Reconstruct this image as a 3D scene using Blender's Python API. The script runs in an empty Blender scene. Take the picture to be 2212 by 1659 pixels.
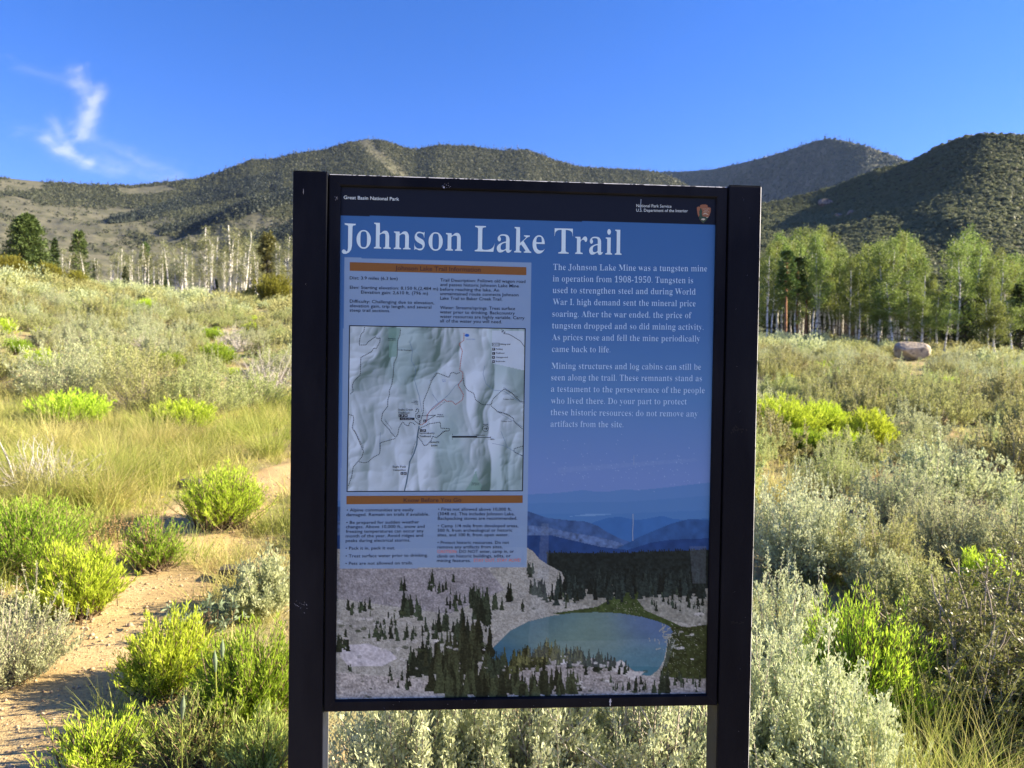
import bpy, bmesh, math, random
import numpy as np
from mathutils import Matrix, Vector
sc = bpy.context.scene
COL = sc.collection
R = math.radians

# ------------------------------------------------------------------ camera, sky, sun, exposure
EYE = 1.55
PITCH, ROLL, FPX = -0.0200, 0.0150, 1533.6          # focal length in units of a 2212 px wide frame
_F = np.array([0, math.cos(PITCH), math.sin(PITCH)])
_u = np.array([0, -math.sin(PITCH), math.cos(PITCH)])
_r = np.array([1.0, 0, 0])
_R = _r * math.cos(ROLL) + _u * math.sin(ROLL)
_U = -_r * math.sin(ROLL) + _u * math.cos(ROLL)
cam = bpy.data.cameras.new("camera")
cam.sensor_width = 36
cam.lens = FPX / 2212 * 36
cam.clip_start, cam.clip_end = 0.05, 40000
camo = bpy.data.objects.new("camera", cam)
COL.objects.link(camo)
camo.matrix_world = Matrix(((_R[0], _U[0], -_F[0], 0), (_R[1], _U[1], -_F[1], 0), (_R[2], _U[2], -_F[2], EYE), (0, 0, 0, 1)))
cam.dof.use_dof = True
cam.dof.focus_distance = 1.73
cam.dof.aperture_fstop = 6.5
sc.camera = camo

SUN_AZ, SUN_EL = R(4.3), R(26.5)                         # azimuth measured from +X towards +Y
world = bpy.data.worlds.new("World")
sc.world = world
world.use_nodes = True
wn, wl = world.node_tree.nodes, world.node_tree.links
sky = wn.new("ShaderNodeTexSky")
sky.sky_type = 'NISHITA'
sky.sun_disc = False
sky.sun_elevation = SUN_EL
sky.sun_rotation = math.pi / 2 - SUN_AZ
sky.altitude = 2480
sky.air_density = 1.0
sky.dust_density = 0.15
sky.ozone_density = 4.0
hs = wn.new("ShaderNodeHueSaturation")
hs.inputs['Saturation'].default_value = 1.25
bg = wn["Background"]
bg.inputs['Strength'].default_value = 0.07
wl.new(sky.outputs[0], hs.inputs['Color'])
wb = wn.new("ShaderNodeMix")                          # the colour balance of clear mountain air
wb.data_type, wb.blend_type = 'RGBA', 'MULTIPLY'
wb.inputs[0].default_value = 1
wb.inputs[7].default_value = (1.45, 0.88, 1.12, 1)
wl.new(hs.outputs[0], wb.inputs[6])
wl.new(wb.outputs[2], bg.inputs['Color'])
sl = bpy.data.lights.new("sun", 'SUN')
sl.energy = 5.0
sl.angle = R(0.5)
sl.color = (1.0, 0.87, 0.64)
so = bpy.data.objects.new("sun", sl)
COL.objects.link(so)
sun_dir = Vector((math.cos(SUN_EL) * math.cos(SUN_AZ), math.cos(SUN_EL) * math.sin(SUN_AZ), math.sin(SUN_EL)))
so.rotation_euler = sun_dir.to_track_quat('Z', 'Y').to_euler()
sc.view_settings.view_transform = 'Standard'
sc.view_settings.look = 'None'
sc.view_settings.gamma = 1
sc.view_settings.exposure = 1.92
sc.cycles.transparent_max_bounces = 24
sc.cycles.max_bounces = 8
sc.cycles.use_denoising = True

# ------------------------------------------------------------------ helpers
rng = np.random.default_rng(7)


def ray(px, py):
    px, py = np.asarray(px, float), np.asarray(py, float)
    return _F + _R * ((px - 1106) / FPX)[..., None] - _U * ((py - 829.5) / FPX)[..., None]


def az_slope(pts):
    d = ray([p[0] for p in pts], [p[1] for p in pts])
    return np.arctan2(d[:, 0], d[:, 1]), d[:, 2] / np.hypot(d[:, 0], d[:, 1])


def to_px(P):
    P = np.asarray(P, float) - np.array([0, 0, EYE])
    dep = P @ _F
    return 1106 + FPX * (P @ _R) / dep, 829.5 - FPX * (P @ _U) / dep


_perm = np.random.default_rng(3).random((256, 256))


def vnoise(x, y):
    x, y = np.broadcast_arrays(np.asarray(x, float), np.asarray(y, float))
    xi, yi = np.floor(x).astype(int), np.floor(y).astype(int)
    fx, fy = x - xi, y - yi
    fx, fy = fx * fx * (3 - 2 * fx), fy * fy * (3 - 2 * fy)
    g = lambda a, b: _perm[a & 255, b & 255]
    return (g(xi, yi) * (1 - fx) + g(xi + 1, yi) * fx) * (1 - fy) + (g(xi, yi + 1) * (1 - fx) + g(xi + 1, yi + 1) * fx) * fy


def fbm(x, y, o=4, ridged=False):
    s, a, t = 0, 1, 0
    for i in range(o):
        n = vnoise(x * 2 ** i + 17.3 * i, y * 2 ** i + 9.1 * i)
        if ridged:
            n = 1 - np.abs(2 * n - 1)
        s = s + a * n
        t += a
        a *= .5
    return s / t


def smooth01(x):
    x = np.clip(x, 0, 1)
    return x * x * (3 - 2 * x)


def nrm(v):
    return v / np.maximum(np.linalg.norm(v, axis=-1, keepdims=True), 1e-9)


def mesh(name, V, Q=None, T=None, mat=None, tint=None, smooth=False, col=None):
    V = np.asarray(V, np.float32).reshape(-1, 3)
    Q = np.zeros((0, 4), int) if Q is None else np.asarray(Q).reshape(-1, 4)
    T = np.zeros((0, 3), int) if T is None else np.asarray(T).reshape(-1, 3)
    m = bpy.data.meshes.new(name)
    m.vertices.add(len(V))
    m.vertices.foreach_set('co', V.ravel())
    n = len(Q) * 4 + len(T) * 3
    m.loops.add(n)
    m.loops.foreach_set('vertex_index', np.concatenate([Q.ravel(), T.ravel()]).astype(np.int32))
    m.polygons.add(len(Q) + len(T))
    st = np.concatenate([np.arange(len(Q)) * 4, len(Q) * 4 + np.arange(len(T)) * 3]).astype(np.int32)
    m.polygons.foreach_set('loop_start', st)
    if smooth:
        m.polygons.foreach_set('use_smooth', np.ones(len(Q) + len(T), bool))
    if tint is not None:
        a = m.attributes.new('tint', 'FLOAT', 'POINT')
        a.data.foreach_set('value', np.asarray(tint, np.float32))
    if col is not None:
        a = m.attributes.new('col', 'FLOAT_COLOR', 'POINT')
        c = np.ones((len(V), 4), np.float32)
        c[:, :3] = col
        a.data.foreach_set('color', c.ravel())
    m.update(calc_edges=True)
    if mat:
        m.materials.append(mat)
    return m


class Acc:
    """collects vertex / face arrays for one mesh"""
    def __init__(s):
        s.V, s.Q, s.T, s.t, s.n = [], [], [], [], 0

    def add(s, V, Q=None, T=None, tint=.5):
        V = np.asarray(V, float).reshape(-1, 3)
        if Q is not None and len(Q):
            s.Q.append(np.asarray(Q) + s.n)
        if T is not None and len(T):
            s.T.append(np.asarray(T) + s.n)
        s.V.append(V)
        s.t.append(np.broadcast_to(np.asarray(tint, float), (len(V),)))
        s.n += len(V)

    def mesh(s, name, mat, smooth=False):
        c = lambda l, k: np.concatenate(l) if l else np.zeros((0, k), int)
        return mesh(name, np.concatenate(s.V), c(s.Q, 4), c(s.T, 3), mat, np.concatenate(s.t), smooth)


def leaves(P, D, L, W, rg, mid=.55, twist=None):
    """one four cornered leaf per point"""
    N = len(P)
    D = nrm(D)
    side = nrm(np.cross(D, rg.normal(size=(N, 3))))
    L = np.broadcast_to(L, (N,))[:, None]
    W = np.broadcast_to(W, (N,))[:, None]
    up = np.cross(side, D) * W * .18
    V = np.stack([P, P + D * L * mid + side * W / 2 + up, P + D * L, P + D * L * mid - side * W / 2 + up], 1)
    return V.reshape(-1, 3), np.arange(N * 4).reshape(N, 4)


def blades(P, D, L, W, bend, rg, k=4):
    N = len(P)
    s = np.linspace(0, 1, k + 1)[None, :, None]
    D = nrm(D)
    H = D.copy()
    H[:, 2] = 0
    H = nrm(H + rg.normal(size=(N, 3)) * [.25, .25, 0])
    L = np.broadcast_to(L, (N,))[:, None, None]
    b = np.broadcast_to(bend, (N,))[:, None, None]
    C = P[:, None] + D[:, None] * L * s + (H[:, None] * .9 - np.array([0, 0, .62])) * L * b * s ** 2
    side = nrm(np.cross(D, H) + rg.normal(size=(N, 3)) * .5)
    side[:, 2] *= .3
    w = np.broadcast_to(W, (N,))[:, None, None] * (1 - .85 * s ** 1.5) / 2
    V = np.stack([C + side[:, None] * w, C - side[:, None] * w], 2).reshape(-1, 3)
    b0 = (np.arange(N) * (k + 1) * 2)[:, None] + np.arange(k)[None] * 2
    return V, np.stack([b0, b0 + 1, b0 + 3, b0 + 2], -1).reshape(-1, 4)


def tubes(P, r, n=3):
    """P (N,K,3), r (N,K)"""
    P = np.asarray(P, float)
    N, K, _ = P.shape
    d = nrm(P[:, -1] - P[:, 0])
    a = nrm(np.cross(d, np.where(np.abs(d[:, 2:3]) > .9, [[1., 0, 0]], [[0, 0, 1.]])))
    b = np.cross(d, a)
    th = np.arange(n) / n * 2 * np.pi
    off = a[:, None, None] * np.cos(th)[None, None, :, None] + b[:, None, None] * np.sin(th)[None, None, :, None]
    V = P[:, :, None] + off * np.asarray(r)[:, :, None, None]
    i = np.arange(N)[:, None, None] * K * n + np.arange(K - 1)[None, :, None] * n
    j = np.arange(n)[None, None]
    j2 = (j + 1) % n
    Q = np.stack([i + j, i + j2, i + n + j2, i + n + j], -1).reshape(-1, 4)
    return V.reshape(-1, 3), Q


def link(name, m, parent=None, loc=None):
    o = bpy.data.objects.new(name, m)
    COL.objects.link(o)
    if parent:
        o.parent = parent
    if loc is not None:
        o.location = loc
    return o


def tag(o, label=None, cat=None, group=None, kind=None):
    for k, v in (('label', label), ('category', cat), ('group', group), ('kind', kind)):
        if v:
            o[k] = v
    return o


def empty(name, loc=(0, 0, 0), rz=0, s=1):
    o = bpy.data.objects.new(name, None)
    COL.objects.link(o)
    o.empty_display_size = .1
    o.location = loc
    o.rotation_euler = (0, 0, rz)
    o.scale = (s, s, s) if np.isscalar(s) else s
    return o


# ------------------------------------------------------------------ materials
def mat_new(name):
    m = bpy.data.materials.new(name)
    m.use_nodes = True
    return m, m.node_tree.nodes, m.node_tree.links, m.node_tree.nodes['Principled BSDF']


def rgb(c):
    return (c[0], c[1], c[2], 1)


def leaf_mat(name, A, B, transl=.35, objvar=.12, rough=.6, spec=.25):
    """leaf with per leaf and per plant variation of its own colour, partly translucent"""
    m, n, l, p = mat_new(name)
    at = n.new('ShaderNodeAttribute')
    at.attribute_name = 'tint'
    mx = n.new('ShaderNodeMix')
    mx.data_type = 'RGBA'
    mx.inputs[6].default_value, mx.inputs[7].default_value = rgb(A), rgb(B)
    l.new(at.outputs['Fac'], mx.inputs[0])
    oi = n.new('ShaderNodeObjectInfo')
    mr = n.new('ShaderNodeMapRange')
    mr.inputs[3].default_value, mr.inputs[4].default_value = 1 - objvar, 1 + objvar
    l.new(oi.outputs['Random'], mr.inputs[0])
    h = n.new('ShaderNodeHueSaturation')
    l.new(mx.outputs[2], h.inputs['Color'])
    l.new(mr.outputs[0], h.inputs['Value'])
    mh = n.new('ShaderNodeMapRange')
    mh.inputs[3].default_value, mh.inputs[4].default_value = .5 - objvar * .12, .5 + objvar * .12
    l.new(oi.outputs['Random'], mh.inputs[0])
    l.new(mh.outputs[0], h.inputs['Hue'])
    l.new(h.outputs[0], p.inputs['Base Color'])
    p.inputs['Roughness'].default_value = rough
    p.inputs['Specular IOR Level'].default_value = spec
    tr = n.new('ShaderNodeBsdfTranslucent')
    l.new(h.outputs[0], tr.inputs['Color'])
    ms = n.new('ShaderNodeMixShader')
    ms.inputs[0].default_value = transl
    l.new(p.outputs[0], ms.inputs[1])
    l.new(tr.outputs[0], ms.inputs[2])
    l.new(ms.outputs[0], n['Material Output'].inputs[0])
    return m


def noise_mat(name, A, B, scale, rough=.8, bump=0, bscale=None, detail=6, C=None, cscale=1, coord='Object', stretch=None):
    m, n, l, p = mat_new(name)
    tc = n.new('ShaderNodeTexCoord')
    src = tc.outputs[coord]
    if stretch:
        mp = n.new('ShaderNodeMapping')
        mp.inputs['Scale'].default_value = stretch
        l.new(src, mp.inputs[0])
        src = mp.outputs[0]
    nz = n.new('ShaderNodeTexNoise')
    nz.inputs['Scale'].default_value = scale
    nz.inputs['Detail'].default_value = detail
    l.new(src, nz.inputs['Vector'])
    cr = n.new('ShaderNodeValToRGB')
    cr.color_ramp.elements[0].position, cr.color_ramp.elements[1].position = .35, .65
    cr.color_ramp.elements[0].color, cr.color_ramp.elements[1].color = rgb(A), rgb(B)
    l.new(nz.outputs[0], cr.inputs[0])
    out = cr.outputs[0]
    if C:
        n2 = n.new('ShaderNodeTexNoise')
        n2.inputs['Scale'].default_value = cscale
        n2.inputs['Detail'].default_value = 5
        l.new(src, n2.inputs['Vector'])
        c2 = n.new('ShaderNodeValToRGB')
        c2.color_ramp.elements[0].position, c2.color_ramp.elements[1].position = .48, .62
        l.new(n2.outputs[0], c2.inputs[0])
        mx = n.new('ShaderNodeMix')
        mx.data_type = 'RGBA'
        mx.inputs[7].default_value = rgb(C)
        l.new(c2.outputs[0], mx.inputs[0])
        l.new(out, mx.inputs[6])
        out = mx.outputs[2]
    l.new(out, p.inputs['Base Color'])
    p.inputs['Roughness'].default_value = rough
    p.inputs['Specular IOR Level'].default_value = .25
    if bump:
        n3 = n.new('ShaderNodeTexNoise')
        n3.inputs['Scale'].default_value = bscale or scale * 3
        n3.inputs['Detail'].default_value = 4
        l.new(src, n3.inputs['Vector'])
        bp = n.new('ShaderNodeBump')
        bp.inputs['Strength'].default_value = 1
        bp.inputs['Distance'].default_value = bump
        l.new(n3.outputs[0], bp.inputs['Height'])
        l.new(bp.outputs[0], p.inputs['Normal'])
    return m


def plain_mat(name, c, rough=.5, spec=.4):
    m, n, l, p = mat_new(name)
    p.inputs['Base Color'].default_value = rgb(c)
    p.inputs['Roughness'].default_value = rough
    p.inputs['Specular IOR Level'].default_value = spec
    return m


# ------------------------------------------------------------------ terrain
CR_AZ, CR_SL = az_slope([(-1500, 640), (-500, 560), (0, 596), (200, 622), (400, 642), (500, 650), (620, 658), (900, 690), (1300, 712), (1640, 735),
                         (1800, 746), (2000, 758), (2212, 776), (2700, 800), (3600, 806)])
RC = 65.0


def ground_z(x, y):
    x, y = np.asarray(x, float), np.asarray(y, float)
    r = np.hypot(x, y)
    az = np.arctan2(x, y)
    k = np.interp(az, CR_AZ, CR_SL)
    k = np.where(np.abs(az) > 1.2, np.interp(np.abs(az), [1.2, 2.2], [1, 0]) * k, k)
    zc = EYE + k * RC
    s = np.clip((r - 3.5) / (RC - 3.5), 0, 1) ** 1.22
    near = zc * s
    k2 = k - .009 * (1 - np.exp(-np.maximum(r - RC, 0) / 14))
    far = EYE + k2 * np.minimum(r, 420)
    w = smooth01((r - RC + 5) / 10)
    z = near * (1 - w) + far * w
    z = z + (fbm(x / 5, y / 5, 3) - .5) * .5 * smooth01((r - 4) / 14)
    return z + (fbm(x / .6 + 40, y / .6, 3) - .5) * .05


TRAIL = np.array([(-1.75, -3.), (-1.75, 1.0), (-1.82, 2.4), (-2.05, 3.4), (-2.42, 4.6), (-2.68, 5.9), (-2.72, 7.1), (-2.42, 8.3), (-1.75, 9.4), (-.7, 10.4), (.8, 11.2), (2.2, 11.7)])


def trail_dist(x, y):
    x, y = np.asarray(x, float), np.asarray(y, float)
    best = np.full(x.shape, 1e9)
    for (a, b), (c, d) in zip(TRAIL[:-1], TRAIL[1:]):
        t = np.clip(((x - a) * (c - a) + (y - b) * (d - b)) / ((c - a) ** 2 + (d - b) ** 2), 0, 1)
        best = np.minimum(best, np.hypot(x - a - t * (c - a), y - b - t * (d - b)))
    return best


def at(px, py):
    """point of the ground seen at a place of the photograph (2212 px wide)"""
    d = ray(px, py)
    r0 = 0.8
    t = r0
    while t < 300:
        p = d * t
        if EYE + p[2] < ground_z(p[0], p[1]):
            break
        t *= 1.01
    return np.array([d[0] * t, d[1] * t, float(ground_z(d[0] * t, d[1] * t))])


soil = noise_mat('dry_soil', (.24, .18, .09), (.38, .29, .15), 3.5, .95, .012, 90, C=(.29, .28, .12), cscale=.9)
sand = noise_mat('decomposed_granite', (.42, .295, .135), (.58, .43, .215), 2.2, .95, .006, 130, detail=9, C=(.34, .235, .11), cscale=60)

rings = np.concatenate([[0.0], np.geomspace(.25, 6000, 300)])
azs = np.concatenate([np.linspace(-math.pi, -.9, 60, endpoint=False), np.linspace(-.9, .9, 420), np.linspace(.9, math.pi, 60, endpoint=False)[1:]])
RR, AA = np.meshgrid(rings, azs, indexing='ij')
GX, GY = RR * np.sin(AA), RR * np.cos(AA)
GZ = ground_z(GX, GY)
ni, nj = RR.shape
ii = (np.arange(ni - 1)[:, None] * nj + np.arange(nj)[None])
jj = (np.arange(ni - 1)[:, None] * nj + (np.arange(nj)[None] + 1) % nj)
tag(link('ground', mesh('ground', np.stack([GX, GY, GZ], -1), np.stack([ii, jj, jj + nj, ii + nj], -1), mat=soil, smooth=True)), kind='structure')

# the sandy trail: a strip that follows the ground, its edges sunk under the soil
tt = np.linspace(0, 1, 260)
seg = np.concatenate([[0], np.cumsum(np.hypot(*np.diff(TRAIL, axis=0).T))])
cx, cy = np.interp(tt * seg[-1], seg, TRAIL[:, 0]), np.interp(tt * seg[-1], seg, TRAIL[:, 1])
ker = np.hanning(25) / np.hanning(25).sum()
cx, cy = np.convolve(np.pad(cx, 12, 'edge'), ker, 'valid'), np.convolve(np.pad(cy, 12, 'edge'), ker, 'valid')
dx, dy = np.gradient(cx), np.gradient(cy)
dl = np.hypot(dx, dy)
nx, ny = dy / dl, -dx / dl
w = np.linspace(-1, 1, 41)[None]
hw = (.57 + .10 * (fbm(cx * 1.3, cy * 1.3) - .5))[:, None]
edge = w * hw * (1 + .25 * (fbm(cx[:, None] * 3 + w * 2, cy[:, None] * 3, 3) - .5))
TX, TY = cx[:, None] + nx[:, None] * edge, cy[:, None] + ny[:, None] * edge
TZ = ground_z(TX, TY) + .014 - .05 * np.abs(w) ** 6 + .012 * (fbm(TX * 6, TY * 6, 4) - .5)
b0 = np.arange(259)[:, None] * 41 + np.arange(40)[None]
tag(link('trail', mesh('trail', np.stack([TX, TY, TZ], -1), np.stack([b0, b0 + 1, b0 + 42, b0 + 41], -1), mat=sand, smooth=True)), kind='structure')
# bare sandy apron round the foot of the sign
aa = np.linspace(0, 2 * np.pi, 72, endpoint=False)
ar = np.linspace(0, 1, 16)
AR, A2 = np.meshgrid(ar, aa, indexing='ij')
rad = AR * (1.25 + .5 * (fbm(np.cos(A2) * 2 + 5, np.sin(A2) * 2 + 5, 3) - .5))
SX, SY = -.55 + rad * np.cos(A2) * 1.25, 1.9 + rad * np.sin(A2)
SZ = ground_z(SX, SY) + .010 - .05 * AR ** 5
b0 = np.arange(15)[:, None] * 72 + np.arange(72)[None]
b1 = np.arange(15)[:, None] * 72 + (np.arange(72)[None] + 1) % 72
tag(link('path_apron', mesh('path_apron', np.stack([SX, SY, SZ], -1), np.stack([b0, b1, b1 + 72, b0 + 72], -1), mat=sand, smooth=True)), kind='structure')

# ------------------------------------------------------------------ mountains
def hill(crest, D0, D1, p, foot_py, relief, spurs, n_az, n_t, name, mat, scale=1.0, shift=None):
    caz, csl = az_slope(crest)
    faz, fsl = az_slope(foot_py)

    def zf(az, t):
        e1 = np.interp(az, caz, csl)
        e0 = np.interp(az, faz, fsl)
        sh_ = shift(az, t) if shift else 0
        d = D0 + (D1 - D0) * t + sh_
        tc = np.clip(t, 0, 1)
        e = e0 + (e1 - e0) * tc ** p
        z = EYE + e * d
        over = np.maximum(t - 1, 0)
        z = z - over * (D1 - D0) * .55 - over * e * (D1 - D0)
        a, b = az * D1 * .75, t * (D1 - D0)
        env = np.clip(4 * tc * (1.02 - tc), 0, 1)
        wob = fbm(a / 260 / scale + 3, b / 260 / scale, 3) * 120 * scale
        rl = (fbm((a + wob * .8) / 230 / scale, (b * .42 + 0.5 * a) / 230 / scale, 5, True) - .55) * relief
        z = z + rl * env
        for pts, A, WR, WL in spurs:
            q = np.array(pts, float)
            best = np.full(np.shape(z), 1e9)
            sd = np.zeros(np.shape(z))
            for (a0, b0), (a1, b1) in zip(q[:-1], q[1:]):
                s = np.clip(((a - a0) * (a1 - a0) + (b - b0) * (b1 - b0)) / ((a1 - a0) ** 2 + (b1 - b0) ** 2), 0, 1)
                q2 = np.hypot(a - a0 - s * (a1 - a0), b - b0 - s * (b1 - b0))
                sd = np.where(q2 < best, (a1 - a0) * (b - b0) - (b1 - b0) * (a - a0), sd)
                best = np.minimum(best, q2)
            W = np.where(sd < 0, WL, WR)
            b_lo, b_hi = q[:, 1].min(), q[:, 1].max()
            z = z + smooth01((.74 - t) * 4) * A * (.35 + .65 * smooth01((b - b_lo) / (b_hi - b_lo) * 1.6)) * np.clip(1 - (best + 8 * (fbm(a / 30, b / 30, 2) - .5)) / W, 0, 1) * np.clip(env * 3, 0, 1)
        return z, d

    def from_px(px, py):
        a, e = az_slope([(px, py)])
        e1, e0 = np.interp(a, caz, csl), np.interp(a, faz, fsl)
        t = np.clip((e - e0) / (e1 - e0), 0, 1) ** (1 / p)
        return float(a[0] * D1 * .75), float(t[0] * (D1 - D0))
    return zf, from_px, caz


def hill_mesh(name, zf, az0, az1, n_az, n_t, mat):
    a, t = np.meshgrid(np.linspace(az0, az1, n_az), np.concatenate([np.linspace(-.12, 1, n_t), [1.02, 1.06, 1.15, 1.4]]), indexing='ij')
    z, d = zf(a, t)
    V = np.stack([d * np.sin(a), d * np.cos(a), z], -1)
    nt = a.shape[1]
    b0 = np.arange(n_az - 1)[:, None] * nt + np.arange(nt - 1)[None]
    o = link(name, mesh(name, V, np.stack([b0, b0 + nt, b0 + nt + 1, b0 + 1], -1), mat=mat, smooth=True))
    tag(o, kind='structure')
    return o


FOOT = [(-1500, 660), (-500, 600), (0, 632), (200, 655), (630, 690), (1100, 735), (1640, 775), (2212, 805), (3600, 830)]
CREST_M = [(-1500, 330), (-600, 350), (-300, 366), (0, 383), (60, 389), (130, 394), (200, 399), (300, 400), (350, 394), (430, 386), (470, 374), (520, 354), (545, 346), (590, 344),
           (640, 332), (700, 324), (750, 308), (790, 300), (830, 304), (870, 318), (900, 324), (950, 313), (1010, 316), (1080, 325), (1140, 324),
           (1200, 347), (1260, 362), (1320, 364), (1400, 369), (1450, 382), (1520, 420), (1600, 470), (1700, 530), (1900, 600), (2300, 660), (3600, 700)]
CREST_P = [(900, 400), (1200, 378), (1400, 371), (1480, 370), (1540, 366), (1600, 353), (1660, 339), (1720, 320), (1760, 305), (1790, 300), (1830, 305), (1880, 318), (1920, 332), (1960, 348),
           (2050, 385), (2200, 430), (2600, 480)]
CREST_H = [(500, 700), (900, 655), (1100, 610), (1300, 548), (1500, 482), (1640, 441), (1700, 429), (1800, 404), (1900, 366), (1960, 351), (2010, 326), (2050, 307), (2090, 294), (2130, 289), (2180, 290),
           (2212, 293), (2400, 330), (2700, 400), (3600, 600)]

tan_slope = noise_mat('mountain_grass', (.098, .094, .056), (.140, .131, .083), .012, .95, 1.2, .12, C=(.082, .082, .045), cscale=.035)
peak_rock = noise_mat('peak_ground', (.040, .045, .028), (.085, .085, .055), .02, .95, 3, .1)
hill_soil = noise_mat('hill_ground', (.065, .065, .032), (.11, .105, .058), .06, .95, .6, .4)

zf0, fp, _ = hill(CREST_M, 380, 1750, 1.1, FOOT, 0, [], 0, 0, '', None)
sp = lambda *q: [fp(*c) for c in q]
SPURS_M = [(sp((860, 405), (760, 425), (600, 450), (440, 482)), 110, 260, 95), (sp((940, 430), (860, 448), (700, 482), (550, 512)), 110, 260, 95),
           (sp((1020, 480), (880, 520), (740, 552)), 80, 190, 80)]
zf_m, fp_m, caz_m = hill(CREST_M, 380, 1750, 1.1, FOOT, 30, SPURS_M, 0, 0, '', None)
hill_mesh('mountain', zf_m, -.85, .65, 620, 220, tan_slope)
PK_AZ = az_slope([(1300, 400), (1800, 400), (1870, 400), (2300, 400)])[0]
zf_p, fp_p, _ = hill(CREST_P, 2050, 2750, 1.0, FOOT, 60, [], 0, 0, '', None, 1.5, lambda az, t: np.interp(az, PK_AZ, [900, -420, -470, -300]))
hill_mesh('far_peak', zf_p, .02, .75, 260, 120, peak_rock)
FOOT_H = [(500, 720), (1100, 750), (1640, 785), (2212, 825), (3600, 850)]
HL_AZ = az_slope([(1640, 400), (1960, 400), (2130, 400), (2240, 400)])[0]
zf_h, fp_h, _ = hill(CREST_H, 105, 520, .95, FOOT_H, 8, [], 0, 0, '', None, .35, lambda az, t: np.interp(az, HL_AZ, [22, 15, -20, -28]) * np.clip(t, 0, 1.4) ** 6)
hill_mesh('hillside', zf_h, -.25, .95, 420, 200, hill_soil)


# far woodland on the slopes: one mass each
def clump_base(rg, n, tall):
    u = nrm(rg.normal(size=(n, 3)))
    u[:, 2] = np.abs(u[:, 2]) if not tall else u[:, 2]
    p = u * rg.uniform(.6, 1, (n, 1))
    if tall:
        h = rg.uniform(0, 1, n)
        ang = rg.uniform(0, 2 * np.pi, n)
        rr = .42 * (1 - h) ** .8 * rg.uniform(.6, 1.1, n) + .03
        p = np.stack([rr * np.cos(ang), rr * np.sin(ang), h * 2 + .05], 1)
        u = nrm(np.stack([np.cos(ang), np.sin(ang), np.full(n, .5)], 1))
    a = nrm(np.cross(u, rg.normal(size=(n, 3))))
    b = np.cross(u, a)
    s = rg.uniform(.35, .7, (n, 1)) * (.5 if tall else 1)
    return np.stack([p + a * s, p - a * s * .6 + b * s * .8, p - a * s * .5 - b * s * .8 + u * s * .3], 1)


def scatter_mass(name, pts, size, nface, mat, tall_share, rg, squash=.8):
    N = len(pts)
    V = np.zeros((N, nface, 3, 3), np.float32)
    kinds = [clump_base(rg, nface, False) for _ in range(6)] + [clump_base(rg, nface, True) for _ in range(4)]
    k = np.where(rg.random(N) < tall_share, rg.integers(6, 10, N), rg.integers(0, 6, N))
    ang = rg.uniform(0, 2 * np.pi, N)
    c, s = np.cos(ang)[:, None, None], np.sin(ang)[:, None, None]
    B = np.stack(kinds)[k]
    V[..., 0] = B[..., 0] * c - B[..., 1] * s
    V[..., 1] = B[..., 0] * s + B[..., 1] * c
    V[..., 2] = B[..., 2] * np.where(k < 6, squash, 1.1)[:, None, None] + .25
    V = V * size[:, None, None, None] + pts[:, None, None, :]
    t = np.repeat(np.clip(rg.normal(.5, .22, N), 0, 1), nface * 3) * .7 + .3 * np.repeat(rg.random(N * nface), 3)
    o = link(name, mesh(name, V.reshape(-1, 3), None, np.arange(N * nface * 3).reshape(-1, 3), mat, t))
    return tag(o, kind='stuff')


wood_dark = leaf_mat('mountain_wood', (.060, .070, .036), (.110, .116, .062), .3, 0)
wood_blue = leaf_mat('peak_wood', (.03, .045, .03), (.07, .085, .05), .15, 0)
shade_fir = leaf_mat('slope_fir', (.018, .027, .020), (.045, .055, .036), .1, 0)  # extra dark, its colour stands in for shadow on the slope
wood_hill = leaf_mat('mahogany_scrub', (.130, .152, .070), (.235, .248, .130), .5, 0)


def slope_points(zf, n, az0, az1, t0, t1, D0, D1, rg, dens):
    a = rg.uniform(az0, az1, n)
    d = np.sqrt(rg.uniform((D0 + (D1 - D0) * t0) ** 2, (D0 + (D1 - D0) * t1) ** 2, n))
    t = (d - D0) / (D1 - D0)
    z, d = zf(a, t)
    P = np.stack([d * np.sin(a), d * np.cos(a), z], 1)
    px, py = to_px(P)
    keep = rg.random(n) < dens(px, py, a * D1, d)
    return P[keep]


def dens_m(px, py, a, d):
    n1 = fbm(a / 120, d / 120, 4)
    n2 = fbm(a / 38 + 9, d / 38, 3)
    line = np.interp(px, [-300, 0, 150, 300, 430, 560, 640, 760, 900, 1100, 1600], [418, 432, 440, 452, 485, 470, 478, 500, 560, 640, 700])
    up = smooth01((line - py) / 28 + .5)
    band = np.interp(px, [-300, 300, 420, 520, 900], [.5, .62, .78, .85, .9])
    dense = up * band * (n1 > np.interp(px, [0, 350, 450, 900], [.46, .38, .24, .2]))
    low = .05 * (n2 > .55) + .35 * ((n1 > .60) & (py < line + 60))
    # brush on the lower spurs
    lens = np.exp(-((px - 380) / 95) ** 2 - ((py - 502 + (px - 380) * .14) / 16) ** 2) + np.exp(-((px - 590) / 60) ** 2 - ((py - 525) / 22) ** 2)
    streak = np.exp(-((px - (800 + (py - 320) * 1.15)) / 22) ** 2) * (py < 420) + np.exp(-((py - 352) / 7) ** 2) * np.exp(-((px - 690) / 60) ** 2) * .7
    return np.clip(np.maximum(np.maximum(dense, low), lens * .9 * (n2 > .4)), 0, 1) * (1 - .93 * np.clip(streak, 0, 1))


rg = np.random.default_rng(11)
P = slope_points(zf_m, 300000, -.68, .42, .08, 1.0, 380, 1750, rg, dens_m)
scatter_mass('mountain_woodland', P, np.clip(rg.lognormal(.78, .36, len(P)), .9, 5.5), 9, wood_dark, .3, rg)


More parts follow.
